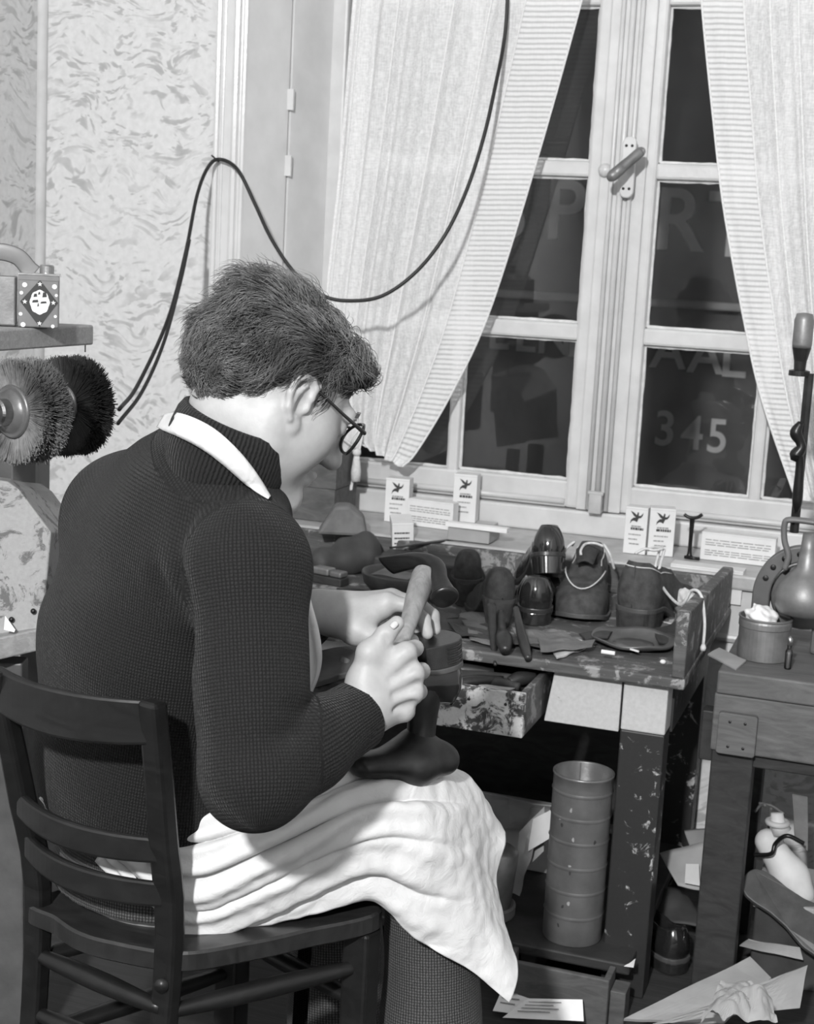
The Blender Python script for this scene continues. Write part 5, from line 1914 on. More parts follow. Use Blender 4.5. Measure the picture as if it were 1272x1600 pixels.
# iron T tool on the sill
tt_ = sill(1078, 858, 3.52)
single('iron_stand', join(tube([tt_ + (0, 0, .002), tt_ + (0, 0, .02), tt_ + (0, 0, .09), tt_ + (0, 0, .098)], [.010, .005, .006, .009], 10, sub=24),
                          tube([tt_ + (-.02, 0, .104), tt_ + (-.012, 0, .099), tt_ + (.0, 0, .097), tt_ + (.012, 0, .100), tt_ + (.022, 0, .108)], .0042, 8, sub=16),
                          tube([tt_ + (-.01, -.006, .004), tt_ + (.026, -.012, .004)], .004, 8)), 'black_iron', 'small black iron T-shaped stand on the sill', 'tool', smooth=True)
# two wooden crates in the left corner of the sill
cz = Yp(522, 822, 3.46)
for k, (z0_, z1_, lab) in enumerate(((.621, .705, 'plain wooden box at the left end of the sill, lower of two'), (.7055, .79, 'plain wooden box stacked on another at the left end of the sill'))):
    cr_ = thing('wooden_box', lab, 'box', (cz[0] - .09, 3.53, z0_), 'wooden boxes on the sill')
    x1_, x0_ = cz[0] + .002 * k, cz[0] - .19
    part('front_board', box(x0_, x1_, 3.455, 3.465, z0_, z1_), 'crate_wood', cr_, bevel=.002)
    part('back_board', box(x0_, x1_, 3.60, 3.61, z0_, z1_), 'crate_wood', cr_, bevel=.002)
    part('end_board', box(x1_ - .011, x1_, 3.466, 3.599, z0_, z1_), 'crate_wood', cr_, bevel=.002)
    part('end_board', box(x0_, x0_ + .011, 3.466, 3.599, z0_, z1_), 'crate_wood', cr_, bevel=.002)
    part('bottom_board', box(x0_ + .011, x1_ - .011, 3.466, 3.599, z0_, z0_ + .008), 'crate_wood', cr_)

# ================================================================== on the bench
# shallow wooden bowl with a leather offcut
bw = Zp(622, 930, TZ)
bowl = thing('wooden_bowl', 'shallow dark wooden bowl behind the hammer head', 'bowl', (bw[0] + .01, bw[1] + .05, TZ))
bcx = Zp(628, 894, TZ + .055)
bc = (bcx[0], bcx[1], TZ + .001)
part('bowl_body', lathe([(.045, 0), (.062, .006), (.082, .030), (.089, .052), (.087, .056), (.083, .053), (.074, .030), (.05, .012), (.002, .010)], 44, rotz(0, bc), cap=False), 'sole_leather', bowl, smooth=True)
single('leather_offcut', sheet([bc + np.array([-.06, -.04, .05]), bc + np.array([.03, -.05, .046]), bc + np.array([.05, .0, .052]), bc + np.array([-.04, .03, .056])], 12, 8, .006, 3.3, .004), 'scrap_leather', 'pale leather offcut lying in the wooden bowl', 'leather offcut', smooth=False)
# heap of dark leather and a boot shaft at the back left
bt = Field()
b0, b1 = Zp(528, 880, TZ + .05), Zp(575, 850, TZ + .06)
bt.cap(Zp(508, 878, TZ + .03), Zp(575, 872, TZ + .035), .034, .030, .03, lat=(0, 1, 0), m=1.3)
bt.cap(Zp(540, 858, TZ + .055), Zp(572, 850, TZ + .065), .026, .028, .03)
bt.fun(lambda P: .004 * np.sin(P[:, 0] * 70 + 30 * P[:, 2]) * np.sin(P[:, 1] * 60), (0, 0, 0), 1e7, 0, 'add')
bt.plane((0, 0, TZ + .001), (0, 0, 1))
single('leather_boot', bt.mesh((-1.45, 2.95, TZ - .02), (-.95, 3.45, TZ + .2), .006), 'scrap_dark', 'dark soft leather boot slumped at the left of the bench', 'boot', smooth=True)
wl = Yp(560, 815, 3.37)
single('folded_leather', xf(ngon_prism([(-.065, 0), (.055, 0), (.045, .045), (.01, .072), (-.025, .07)], .07, np.eye(4)), rotz(.35, (wl[0] - .005, 3.29, TZ + .075))), 'scrap_leather', 'grey wedge of folded leather standing behind the boot', 'leather', bevel=.008)
# small tools left of the bowl
k1 = Zp(515, 905, TZ + .03)
kt = thing('tin_case', 'small flat metal case on the bench left of the bowl', 'case', Zp(515, 912, TZ))
part('case_half', xf(box(-.042, .006, -.016, .016, .02, .036), rotz(-.25, Zp(515, 912, TZ))), 'tin_dull', kt, bevel=.004)
part('case_half', xf(box(.008, .040, -.015, .015, .02, .033), rotz(-.25, Zp(515, 912, TZ))), 'tin_grey', kt, bevel=.004)
part('case_base', xf(box(-.044, .042, -.017, .017, .0, .019), rotz(-.25, Zp(515, 912, TZ))), 'dark_bench', kt, bevel=.003)
kn2 = thing('skiving_knife', 'broad knife with dark handle lying in front of the metal case', 'knife', Zp(540, 925, TZ))
p_ = Zp(540, 925, TZ + .012)
part('handle', tube([p_ + (-.02, 0, 0), p_ + (.02, .004, .001), p_ + (.055, .008, 0)], [.007, .009, .007], 10, sub=16), 'dark_bench', kn2, smooth=True)
part('blade', prism_flat([(-.055, -.010), (.03, -.016), (.04, .0), (.03, .014), (-.045, .010)], .0018, rotz(.15, p_ + (-.005, -.012, -.0105))), 'bright_steel', kn2)
# thin knife at the back
kq = Yp(660, 850, 3.30)
kn3 = thing('long_knife', 'long dark knife lying behind the bowl below the tilted carton', 'knife', kq)
pk0, pk1 = Zp(610, 856, TZ + .06), Zp(745, 838, TZ + .075)
part('blade', tube([pk0, pk0 * .6 + pk1 * .4, pk0 * .3 + pk1 * .7], [.006, .012, .010], 8, sub=14, flat=.002), 'worn_iron', kn3, smooth=True)
part('handle', tube([pk0 * .3 + pk1 * .7, pk0 * .15 + pk1 * .85, pk1], [.008, .011, .008], 10, sub=12), 'handle_wood', kn3, smooth=True)
single('leather_pad', box(kq[0] - .10, kq[0] + .10, 3.24, 3.36, TZ, TZ + .045), 'scrap_dark', 'block of stacked dark leather behind the bowl', 'leather', bevel=.006)

# tools hanging over the front edge below the court shoes
for (pts, rads, mt, lab, nm) in (
        (((782, 955), (784, 985), (788, 1000), (790, 1018)), (.006, .010, .017, .010), 'heel_stack', 'awl with a bulbous dark wooden handle over the bench edge', 'awl'),
        (((806, 950), (812, 980), (820, 1010), (826, 1030)), (.006, .0085, .0105, .007), 'dark_leather', 'slim dark burnishing tool slanting over the bench edge', 'burnishing_tool'),
        (((768, 945), (770, 980), (772, 1012), (774, 1040)), (.009, .009, .007, .003), 'heel_stack', 'narrow pointed tool left of the bulbous awl', 'pointed_tool')):
    yy = 2.83
    pp_ = []
    for i, (a, b) in enumerate(pts):
        t = i / (len(pts) - 1)
        pp_.append(Yp(a, b, 2.80 - .10 * t))
    single(nm, tube(pp_, rads, 12, sub=24), mt, lab, 'tool', smooth=True)

# leather offcuts strewn over the bench
rs = np.random.default_rng(11)
OFFC = [((690, 965), (790, 975), (770, 990), (680, 985), 'scrap_dark'), ((715, 960), (770, 955), (790, 975), (735, 992), 'scrap_leather'), ((700, 975), (860, 1005), (850, 1015), (720, 992), 'scrap_dark'),
        ((800, 985), (880, 990), (915, 1005), (820, 1008), 'scrap_leather'), ((840, 1000), (930, 1002), (925, 1012), (845, 1016), 'scrap_leather'), ((860, 1010), (905, 1000), (915, 1012), (870, 1030), 'paper_old'),
        ((1005, 965), (1065, 950), (1060, 985), (1010, 985), 'scrap_leather'), ((985, 940), (1060, 960), (1050, 975), (1000, 968), 'paper_old'), ((1020, 985), (1062, 972), (1062, 1000), (1030, 1005), 'scrap_dark'),
        ((1040, 925), (1075, 915), (1080, 935), (1050, 950), 'scrap_leather'), ((660, 950), (720, 955), (715, 970), (668, 968), 'scrap_dark'), ((730, 985), (800, 1000), (790, 1012), (735, 1000), 'scrap_leather'),
        ((905, 990), (960, 985), (950, 998), (915, 1002), 'scrap_dark'), ((1000, 950), (1035, 945), (1030, 968), (1005, 970), 'scrap_dark')]
OLAB = ['dark leather offcut left of the tools over the bench edge', 'pale leather offcut with a pointed end under the court shoes', 'long dark leather strip along the bench front behind the tools', 'pale leather offcut in front of the upright patent shoe', 'pale leather strip at the bench edge left of the dish', 'twist of pale paper hanging at the bench edge left of the dish', 'grey leather offcut beside the tray edge board', 'pale paper strip under the trailing laces', 'dark leather offcut between dish and tray edge', 'small grey leather offcut under the crumpled wrapper', 'dark leather offcut below the hammer face', 'pale leather offcut right of the pointed tool', 'small dark leather offcut under the lace-up toe', 'small dark leather offcut under the instep of the shoe by the tray']
for i, (a, b, c, d, mt) in enumerate(OFFC):
    zz = TZ + .004 + .0028 * (i % 5)
    single('leather_offcut', sheet([Zp(*a, zz), Zp(*b, zz), Zp(*c, zz), Zp(*d, zz)], 10, 6, .007, i * 3.7, .003, 25), mt, OLAB[i], 'leather offcut', 'leather offcuts on the bench')
# crumpled foil ball, cork and a tin by the tray edge
fb = Field()
fc_ = Zp(1072, 935, TZ + .055)
fb.ell(fc_, (.024, .022, .019))
fb.fun(lambda P: .0030 * np.sin(P[:, 0] * 330) * np.sin(P[:, 2] * 290 + 1) + .003 * np.sin(P[:, 1] * 210 + 80 * P[:, 0]), (0, 0, 0), 1e7, 0, 'add')
single('crumpled_foil', fb.mesh(fc_ - .05, fc_ + .05, .0025), 'plaster_cloth', 'crumpled pale wrapper beside the trailing laces', 'wrapper', smooth=False)
tn = Zp(1098, 925, TZ + .03)
single('small_tin', lathe([(.026, 0), (.027, .002), (.027, .044), (.0275, .046), (.0275, .052), (.022, .054), (.002, .054)], 30, rotz(0, (TX1 - .058, tn[1] + .05, TZ + .001))), 'tin_dull', 'round shallow tin in the tray corner', 'tin', bevel=.0)
single('leather_roll', tube([Zp(1058, 962, TZ + .02), Zp(1072, 948, TZ + .022), Zp(1086, 935, TZ + .024)], .018, 14), 'scrap_leather', 'short roll of leather under the pale wrapper', 'leather', smooth=True)
# dish with a cigarette stub
dc = Zp(990, 1006, TZ + .004)
dish = thing('metal_dish', 'shallow battered metal dish near the bench corner', 'dish', (dc[0], dc[1], TZ))
g_ = lathe([(.040, .0015), (.060, .004), (.079, .012), (.084, .0165), (.085, .0145), (.080, .0085), (.060, .0015), (.040, .0)], 56, None, cap=False)
V_ = g_[0].copy()
V_[:, 2] += .0022 * np.sin(np.arctan2(V_[:, 1], V_[:, 0]) * 5 + .5) * (np.hypot(V_[:, 0], V_[:, 1]) > .07)
part('dish_body', xf((V_, g_[1]), rotz(0, (dc[0], dc[1], TZ + .003))), 'tin_grey', dish, smooth=True)
part('dish_floor', lathe([(.0405, .001), (.0405, .0025), (.02, .001), (.001, .0008)], 40, rotz(0, (dc[0], dc[1], TZ + .003)), cap=False), 'tin_grey', dish, smooth=True)
ck = Zp(962, 1020, TZ + .018)
ck2 = Zp(942, 1019, TZ + .018)
single('cigarette_stub', tube([Zp(940, 1018, TZ + .020), Zp(961, 1021, TZ + .020)], .0040, 10), 'paper_white', 'white cigarette stub on the rim of the metal dish', 'cigarette', smooth=False)
single('chalk_stick', beam(Zp(985, 1014, TZ + .014), Zp(998, 1018, TZ + .014), .003, .003), 'paper_white', 'tiny white chalk sliver in the metal dish', 'chalk')
pe = Zp(1036, 1034, TZ + .005)
pbf = Field(); pbf.ell(pe, (.006, .005, .0045))
single('white_pebble', pbf.mesh(pe - .015, pe + .015, .0015), 'paper_white', 'small white lump on the bench edge by the dish', 'lump', smooth=True)

# drawer contents
for i, (p, q, r_, mt) in enumerate((((-.80, 2.66), (-.66, 2.72), .010, 'scrap_dark'), ((-.77, 2.63), (-.69, 2.69), .012, 'heel_stack'), ((-.72, 2.68), (-.65, 2.66), .011, 'scrap_dark'), ((-.82, 2.70), (-.72, 2.73), .013, 'dark_leather'), ((-.68, 2.70), (-.64, 2.74), .014, 'dark_leather'))):
    a, b = np.array([*p, dz1 - .012 - .004 * (i % 3)]), np.array([*q, dz1 - .010])
    single('drawer_tool', tube([a, a * .6 + b * .4 + (0, 0, .004), b], [r_ * .8, r_, r_ * .7], 10, sub=14), mt, ['long dark tool handle lying across the open drawer', 'dark peg near the front of the open drawer', 'short dark handle at the right side of the open drawer', 'thick dark handle at the back left of the open drawer', 'stubby dark leather roll in the back corner of the open drawer'][i], 'tool', 'tools in the drawer', smooth=True)
single('drawer_bedding', box(dx0 + .013, dx1 - .013, dy0 + .016, dy1 - .002, dz0 + .0125, dz1 - .030), 'scrap_dark', 'mixed dark scraps filling the open drawer', 'scraps', kind='stuff')
single('card_piece', sheet([(-.715, 2.610, dz1 - .004), (-.655, 2.606, dz1 - .004), (-.652, 2.635, dz1 - .008), (-.708, 2.640, dz1 - .008)], 8, 6, .003, 1.0, .002), 'card', 'pale card piece on top of the open drawer', 'card')
single('cloth_scrap', fb.__class__ and (lambda f_: (f_.ell((-.80, 2.63, dz1 - .010), (.022, .016, .010)), f_.fun(lambda P: .004 * np.sin(P[:, 0] * 260) * np.sin(P[:, 1] * 210 + 1), (0, 0, 0), 1e7, 0, 'add'), f_.mesh((-.84, 2.59, dz1 - .04), (-.76, 2.67, dz1 + .03), .003))[2])(Field()), 'plaster_cloth', 'crumpled pale cloth scrap in the open drawer', 'cloth', smooth=True)

# ================================================================== under the bench
cb_ = Zp(910, 1478, .0)
cn = thing('tall_canister', 'tall grey canister with ring ridges standing on the lower shelf', 'canister', (cb_[0], cb_[1] + .05, 0))
ccx, ccy = -.530, 2.735
H2 = .332
prof = [(.056, 0), (.0575, .003)]
for zr in (.055, .105, .155, .205, .252, .300):
    prof += [(.0575, zr - .012), (.0575, zr - .0045), (.0575, zr - .003), (.0592, zr), (.0575, zr + .003), (.0575, zr + .0045), (.0575, zr + .012)]
prof += [(.0575, H2 - .004), (.0592, H2 - .002), (.0592, H2 + .002), (.0570, H2 + .003), (.0555, H2), (.0555, .01), (.002, .008)]
part('can', lathe(prof, 56, rotz(0, (ccx, ccy, .001)), cap=False), 'tin_grey', cn, smooth=True)
part('side_seam', tube([(ccx + .0555 * math.cos(1.9), ccy + .0555 * math.sin(1.9), .03), (ccx + .0555 * math.cos(1.9), ccy + .0555 * math.sin(1.9), H2)], .0015, 5), 'tin_dull', cn)
rs2 = np.random.default_rng(5)
for k in range(10):
    a = -1.57 + rs2.normal(0, .55); zz = .04 + rs2.random() * .25
    pts = []
    n = 7
    for i in range(n):
        da, dzz = .055 * (.4 + rs2.random()) * math.cos(6.283 * i / n), .0045 * (.4 + rs2.random()) * math.sin(6.283 * i / n)
        pts.append((ccx + .0581 * math.cos(a + da), ccy + .0581 * math.sin(a + da), zz + dzz))
    part('paint_chip', (np.array(pts), [list(range(n))]), ('print_dark', 'print_grey')[k % 2], cn)
# round tin base with a measuring tin leaning beside the canister
rt = (-.715, 2.76, .001)
single('round_lid', lathe([(.060, 0), (.062, .003), (.062, .020), (.058, .024), (.05, .022), (.002, .021)], 40, rotz(0, rt)), 'tin_dull', 'shallow round tin lid on the lower shelf left of the canister', 'tin lid', smooth=False)
ms = thing('measuring_tin', 'dented tin with a black scale strip leaning against the canister', 'tin', (rt[0] + .02, rt[1] - .01, .025))
M_ = np.array(Matrix.Translation((rt[0] + .012, rt[1] - .006, .026)) @ Matrix.Rotation(.13, 4, 'Y') @ Matrix.Rotation(.05, 4, 'X'))
part('tin_body', lathe([(.040, 0), (.041, .002), (.038, .115), (.030, .122), (.002, .123)], 34, M_), 'tin_dull', ms, smooth=True)
part('scale_strip', xf(grid(np.array([[(.0412 * math.cos(a), .0412 * math.sin(a), .006), (.0388 * math.cos(a), .0388 * math.sin(a), .110)] for a in np.linspace(-1.62, -1.28, 6)])), M_), 'print_dark', ms)
for i in range(13):
    a0, a1 = -1.56, -1.40
    z = .012 + i * .0075
    r_ = .0415 - z * .023
    part('scale_mark', xf((np.array([(r_ * math.cos(a0), r_ * math.sin(a0), z), (r_ * math.cos(a1), r_ * math.sin(a1), z), (r_ * math.cos(a1), r_ * math.sin(a1), z + .0018), (r_ * math.cos(a0), r_ * math.sin(a0), z + .0018)]), [[0, 1, 2, 3]]), M_), 'print_pale', ms)
# papers and folded leather leaning at the back
for i, (a, b, c, d, mt, lab, yy) in enumerate((((735, 1235), (862, 1262), (862, 1300), (745, 1290), 'card', 'cardboard sheet lying behind the canister', 2.93),
                                              ((812, 1300), (850, 1260), (850, 1330), (800, 1380), 'card', 'folded brown paper leaning left of the canister', 2.86),
                                              ((835, 1280), (862, 1265), (862, 1310), (828, 1330), 'paper_old', 'crumpled paper bag top behind the measuring tin', 2.84),
                                              ((795, 1390), (830, 1300), (842, 1310), (812, 1400), 'card', 'stiff leather strip standing beside the measuring tin', 2.84))):
    single('paper_sheet' if i != 3 else 'leather_strip', sheet([Yp(*q, yy + (.05 if k in (2, 3) and i == 0 else 0) - (.02 if i and k > 1 else 0)) for k, q in enumerate((a, b, c, d))], 12, 8, .010, i * 5.1, .002, 20), mt, lab, 'paper' if i != 3 else 'leather', smooth=False)
single('sawdust_heap', lathe([(.085, 0), (.07, .015), (.04, .035), (.015, .048), (.001, .05)], 26, rotz(0, (-.80, 2.95, .001))), 'scrap_leather', 'heap of dark clippings on the lower shelf behind the knee', 'clippings', kind='stuff')
single('cardboard_box', join(box(-1.05, -.60, 3.00, 3.02, .0015, .155), box(-1.05, -1.03, 3.02, 3.25, .0015, .155), box(-.62, -.60, 3.02, 3.25, .0015, .155)), 'card', 'grey cardboard box at the back of the lower shelf', 'box', bevel=.003)
# crate under the shelf, papers on the floor
cr2 = thing('low_crate', 'low stained box in front of the bench leg on the floor', 'box', (-.47, 2.60, FLOOR))
part('front_board', box(-.625, -.425, 2.585, 2.597, FLOOR, -.004), 'crate_wood', cr2, bevel=.003)
part('end_board', box(-.437, -.425, 2.598, 2.652, FLOOR, -.006), 'crate_wood', cr2, bevel=.002)
part('end_board', box(-.625, -.613, 2.598, 2.652, FLOOR, -.006), 'crate_wood', cr2, bevel=.002)
part('side_flap', box(-.424, -.395, 2.60, 2.65, FLOOR, -.03), 'crate_wood', cr2, bevel=.002)
single('torn_paper', sheet([Zp(975, 1510, 0.004), Zp(990, 1512, .004), Zp(993, 1498, .006), Zp(985, 1504, .006)], 6, 5, .001, 2, .0008), 'paper_white', 'tiny torn white paper corner at the foot of the bench leg', 'paper')
for (a, b, c, d, z, lab, mt) in (((785, 1590), (912, 1596), (910, 1562), (825, 1560), FLOOR + .03, 'printed white leaflet on the floor under the apron hem', 'paper_white'),
                                 ((770, 1580), (828, 1590), (832, 1536), (790, 1534), FLOOR + .012, 'white sheet of paper beneath the printed leaflet', 'paper_white')):
    rtp = single('paper_leaflet', sheet([Zp(*a, z), Zp(*b, z), Zp(*c, z + .03), Zp(*d, z + .03)], 10, 8, .004, 4.4, .0008), mt, lab, 'paper', 'papers on the floor')
    if 'printed' in lab:
        pa, pb_, pc_, pd_ = Zp(*a, z), Zp(*b, z), Zp(*c, z + .03), Zp(*d, z + .03)
        for k in range(4):
            t = .25 + .16 * k
            l0_, l1_ = pa + (pd_ - pa) * t, pb_ + (pc_ - pb_) * t
            q0, q1 = l0_ + (l1_ - l0_) * .12 + (0, 0, .0045), l0_ + (l1_ - l0_) * (.55 + .1 * (k % 2)) + (0, 0, .0045)
            part('print_line', beam(q0, q1, .003, .0004), 'print_grey', rtp)

# ================================================================== floor at the right: boards, paper, leather, shoes
single('pale_board', sheet([Zp(975, 1592, -.02), Zp(1130, 1600, -.02), Zp(1205, 1528, .03), Zp(1172, 1496, .035)], 14, 8, .003, 1.5, .006), 'card', 'pale cardboard sheet lying in the lower right corner', 'cardboard', smooth=False)
single('bent_strip', sheet([Zp(1020, 1600, .01), Zp(1250, 1575, .015), Zp(1262, 1508, .07), Zp(1175, 1545, .055)], 14, 8, .006, 7.5, .004), 'card', 'bent pale cardboard strip over the sheet in the lower right corner', 'cardboard', smooth=False)
cpf = Field()
cp = Zp(1150, 1570, .05)
us, vs_ = np.meshgrid(np.linspace(0, 1, 40), np.linspace(0, 1, 34), indexing='ij')
A4 = [Zp(1095, 1600, .07), Zp(1215, 1600, .07), Zp(1195, 1545, .09), Zp(1125, 1542, .09)]
PP = (A4[0] * ((1 - us) * (1 - vs_))[..., None] + A4[1] * (us * (1 - vs_))[..., None] + A4[2] * (us * vs_)[..., None] + A4[3] * ((1 - us) * vs_)[..., None])
PP[..., 2] += .016 * np.abs(vnoise(PP, 24, 1.0)) * 2 + .008 * np.abs(vnoise(PP, 60, 5.0)) + .02 * np.sin(us * math.pi) * np.sin(vs_ * math.pi)
single('crumpled_paper', grid(PP), 'card', 'crumpled brown paper bag in the lower right corner', 'paper', solid=.001)
for i, (a, b, c, d, z, mt, lab) in enumerate((((1032, 1335), (1105, 1318), (1112, 1395), (1060, 1390), .10, 'card', 'large brown leather piece drooping between the two benches'),
                                             ((1030, 1385), (1075, 1400), (1105, 1450), (1025, 1440), .05, 'scrap_dark', 'dark leather piece under the brown one between the benches'),
                                             ((1020, 1440), (1060, 1450), (1052, 1480), (1018, 1470), .02, 'scrap_leather', 'small grey leather patch low between the benches'),
                                             ((1060, 1455), (1095, 1440), (1102, 1490), (1075, 1500), .0, 'scrap_dark', 'curled dark leather patch beside the stand leg'),
                                             ((1075, 1310), (1110, 1300), (1112, 1330), (1085, 1340), .14, 'card', 'pale curled leather flap against the wallpaper'))):
    yb = 2.98 + .03 * i
    single('leather_piece', sheet([Yp(*a, yb + .05), Yp(*b, yb + .05), Yp(*c, yb - .03), Yp(*d, yb - .03)], 14, 10, .022, 9.1 * i, .004, 14), mt, lab, 'leather', 'leather pieces between the benches', smooth=True)
single('paper_slip', sheet([Yp(1072, 1350, 2.965), Yp(1092, 1350, 2.965), Yp(1094, 1385, 2.94), Yp(1070, 1380, 2.94)], 8, 8, .006, 3, .001), 'paper_old', 'pale slip of paper on the brown leather piece', 'paper')
M5 = at_pt(Yp(1062, 1540, 2.86) * np.array([1, 1, 0]) + np.array([0, 0, FLOOR + .002]), HEAD + .5)
shoe('old_shoe', 'worn dark shoe on the floor between the two benches', 'shoe', M5, ('patent', 'sole_leather', 'heel_stack'), L=.26, W=.095)
# heap under the stand: a worn sole, a pale strapped sandal, boxes
sb2 = thing('storage_box', 'plain grey box on the floor under the machine stand', 'box', (-.10, 2.98, FLOOR))
part('box_body', box(-.20, .10, 2.90, 3.10, FLOOR, .055), 'scrap_dark', sb2, bevel=.004)
part('box_lid', box(-.205, .105, 2.895, 3.105, .0555, .075), 'card', sb2, bevel=.004)
M6 = np.array(Matrix.Translation(Yp(1180, 1408, 2.90)) @ Matrix.Rotation(-.55, 4, 'Y') @ Matrix.Rotation(-1.15, 4, 'X'))
up6, so6, he6, P6 = shoe_parts(L=.25, W=.095, hh=.006)
Ms = frame(Yp(1165, 1372, 2.90), Yp(1262, 1440, 2.88) - Yp(1165, 1372, 2.90), cv(.1, -.75, .6))
Vs6 = np.array(so6[0])
sole_g = xf((np.stack([Vs6[:, 1], Vs6[:, 0], Vs6[:, 2] - .009], 1), [list(reversed(f)) for f in so6[1]]), Ms)
single('worn_sole', sole_g, 'sole_leather', 'worn mottled leather sole leaning under the machine stand', 'shoe sole', bevel=.002)
sd = thing('strapped_last', 'pale shoe last bound with dark straps under the machine stand', 'shoe last', Yp(1220, 1350, 3.0))
sf_ = Field()
sf_.cap(Yp(1200, 1315, 2.98), Yp(1235, 1370, 2.96), .026, .034, .02)
sf_.cap(Yp(1235, 1370, 2.96), Yp(1250, 1395, 2.95), .034, .028, .02)
part('last_body', sf_.mesh(Yp(1220, 1350, 2.97) - .13, Yp(1220, 1350, 2.97) + .13, .004), 'plaster_cloth', sd, smooth=True)
part('neck_ring', tube([Yp(1215, 1285, 2.975) + np.array([.019 * math.cos(a), .019 * math.sin(a), .0]) for a in np.linspace(0, 2 * math.pi, 24)], .006, 8, cap=False), 'paper_old', sd, smooth=True)
part('neck', tube([Yp(1222, 1300, 2.975), Yp(1215, 1285, 2.975), Yp(1214, 1270, 2.975)], [.02, .015, .012], 14), 'plaster_cloth', sd, smooth=True)
part('strap', tube([Yp(1180, 1336, 2.95), Yp(1205, 1334, 2.925), Yp(1212, 1318, 2.93), Yp(1230, 1306, 2.925), Yp(1256, 1318, 2.93)], .0045, 8, sub=30), 'black_iron', sd, smooth=True)
for i, (a, b) in enumerate((((1186, 1255), (1225, 1272)), ((1180, 1268), (1196, 1258)), ((1200, 1300), (1205, 1262)))):
    single('leather_thong', tube([Yp(*a, 3.0), (Yp(*a, 3.0) + Yp(*b, 2.99)) / 2 + (0, 0, .006), Yp(*b, 2.98)], .003, 6, sub=12), 'scrap_leather', ['pale leather thong slanting above the pale last', 'short leather thong at the left above the pale last', 'upright leather thong beside the neck of the pale last'][i], 'leather', 'thongs under the stand', smooth=True)
single('rag_strip', sheet([Yp(1238, 1240, 3.02), Yp(1262, 1245, 3.02), Yp(1262, 1330, 2.98), Yp(1242, 1310, 2.98)], 10, 6, .008, 2.7, .003), 'scrap_leather', 'hanging strip of cloth at the edge under the stand', 'cloth')
single('floor_scrap', sheet([Zp(1155, 1480, -.02), Zp(1255, 1500, -.02), Zp(1250, 1480, .0), Zp(1170, 1470, .0)], 10, 6, .010, 6.6, .003), 'card', 'flat brown card under the grey storage box', 'card')

# on the stand: paper, packet, glass phial, rag
ppf = Field()
pcn = np.array([tcx - .008, tcy, .557 + .082])
ppf.ell(pcn, (.030, .026, .020))
ppf.fun(lambda P: .004 * np.sin(P[:, 0] * 230 + 60 * P[:, 2]) * np.sin(P[:, 1] * 180 + 2) + .003 * np.sin(P[:, 2] * 330 + 120 * P[:, 0]), (0, 0, 0), 1e7, 0, 'add')
single('crumpled_tissue', ppf.mesh(pcn - .06, pcn + .06, .003), 'paper_white', 'crumpled white paper stuffed in the open tin', 'paper', smooth=False)
ppk = [Zp(1106, 1022, .559), Zp(1150, 1046, .559), Zp(1166, 1032, .561), Zp(1124, 1012, .561)]
single('paper_packet', sheet(ppk, 8, 6, .002, 1.2, .003), 'card', 'small brown printed packet on the corner of the stand', 'packet')
ph_ = Zp(1230, 1046, .558)
phi = thing('glass_phial', 'tiny glass phial standing right of the open tin', 'bottle', (ph_[0], ph_[1] + .006, .557))
part('glass', lathe([(.006, 0), (.0068, .002), (.0068, .034), (.004, .040), (.0042, .046)], 18, rotz(0, (ph_[0], ph_[1] + .006, .558))), 'bottle_glass', phi, smooth=True)
part('content', lathe([(.0055, .001), (.0058, .004), (.0058, .030), (.003, .036)], 14, rotz(0, (ph_[0], ph_[1] + .006, .558))), 'tin_dull', phi, smooth=True)
part('stopper', lathe([(.004, .046), (.0055, .048), (.005, .058), (.001, .064)], 12, rotz(0, (ph_[0], ph_[1] + .006, .558))), 'bright_steel', phi, smooth=True)

# ================================================================== left side: shelf, tins, brush machine, cord
# shelf with decorated tin
s_r, s_l = Yp(149, 522, 2.62), None
sr = D(149, 508, 2.62)
sl = D(-40, 517, 2.30)
sdir = sr - sl; sdir[2] = 0; sdir /= np.linalg.norm(sdir)
snor = np.cross((0, 0, 1.0), sdir)
shz = D(149, 508, 2.62)[2]
Msf = frame((sl[0], sl[1], shz - .034), sdir, snor)
SLn = np.linalg.norm((sr - sl)[:2])
shf = thing('tool_shelf', 'thick pale wooden shelf over the brush wheels', 'shelf', (sl[0], sl[1], shz - .034))
part('shelf_board', prism_flat([(-.25, 0), (SLn - .006, 0), (SLn, .006), (SLn - .05, .13), (-.25, .20)], .034, Msf), 'shelf_wood', shf, bevel=.003)
part('nail', tube(xf((np.array([(SLn - .025, .004, .0), (SLn - .025, .004, -.012)]), []), Msf)[0], .0012, 6), 'worn_iron', shf)
part('bracket', xf(box(-.20, -.17, .03, .19, -.40, 0), Msf), 'machine_cast', shf)
Mt = frame(D(28, 513, 2.44) * np.array([1, 1, 0]) + np.array([0, 0, shz + .001]), _r0 * .97 + np.cross((0, 0, 1.0), _r0) * .2, np.cross((0, 0, 1.0), _r0))
tdx = .064
tin2 = thing('decorated_tin', 'printed tin with a diamond and oval medallion on the shelf', 'tin', Mt[:3, 3])
part('tin_body', xf(box(0, tdx, .0, .040, 0, .085), Mt), 'tin_red', tin2, bevel=.002)
part('screw_cap', xf(lathe([(.011, .085), (.0115, .087), (.0115, .099), (.010, .101), (.001, .1015)], 24), Mt @ rotz(0, (.044, .02, 0))), 'bright_steel', tin2, smooth=False)
part('top_seam', xf(box(-.001, tdx + .001, -.001, .041, .084, .087), Mt), 'bright_steel', tin2)


def flat(name, pts, mt, k=1, par=tin2):
    part(name, xf((np.array([(x, -.0006 * k, z) for x, z in pts]), [list(range(len(pts)))]), Mt), mt, par)


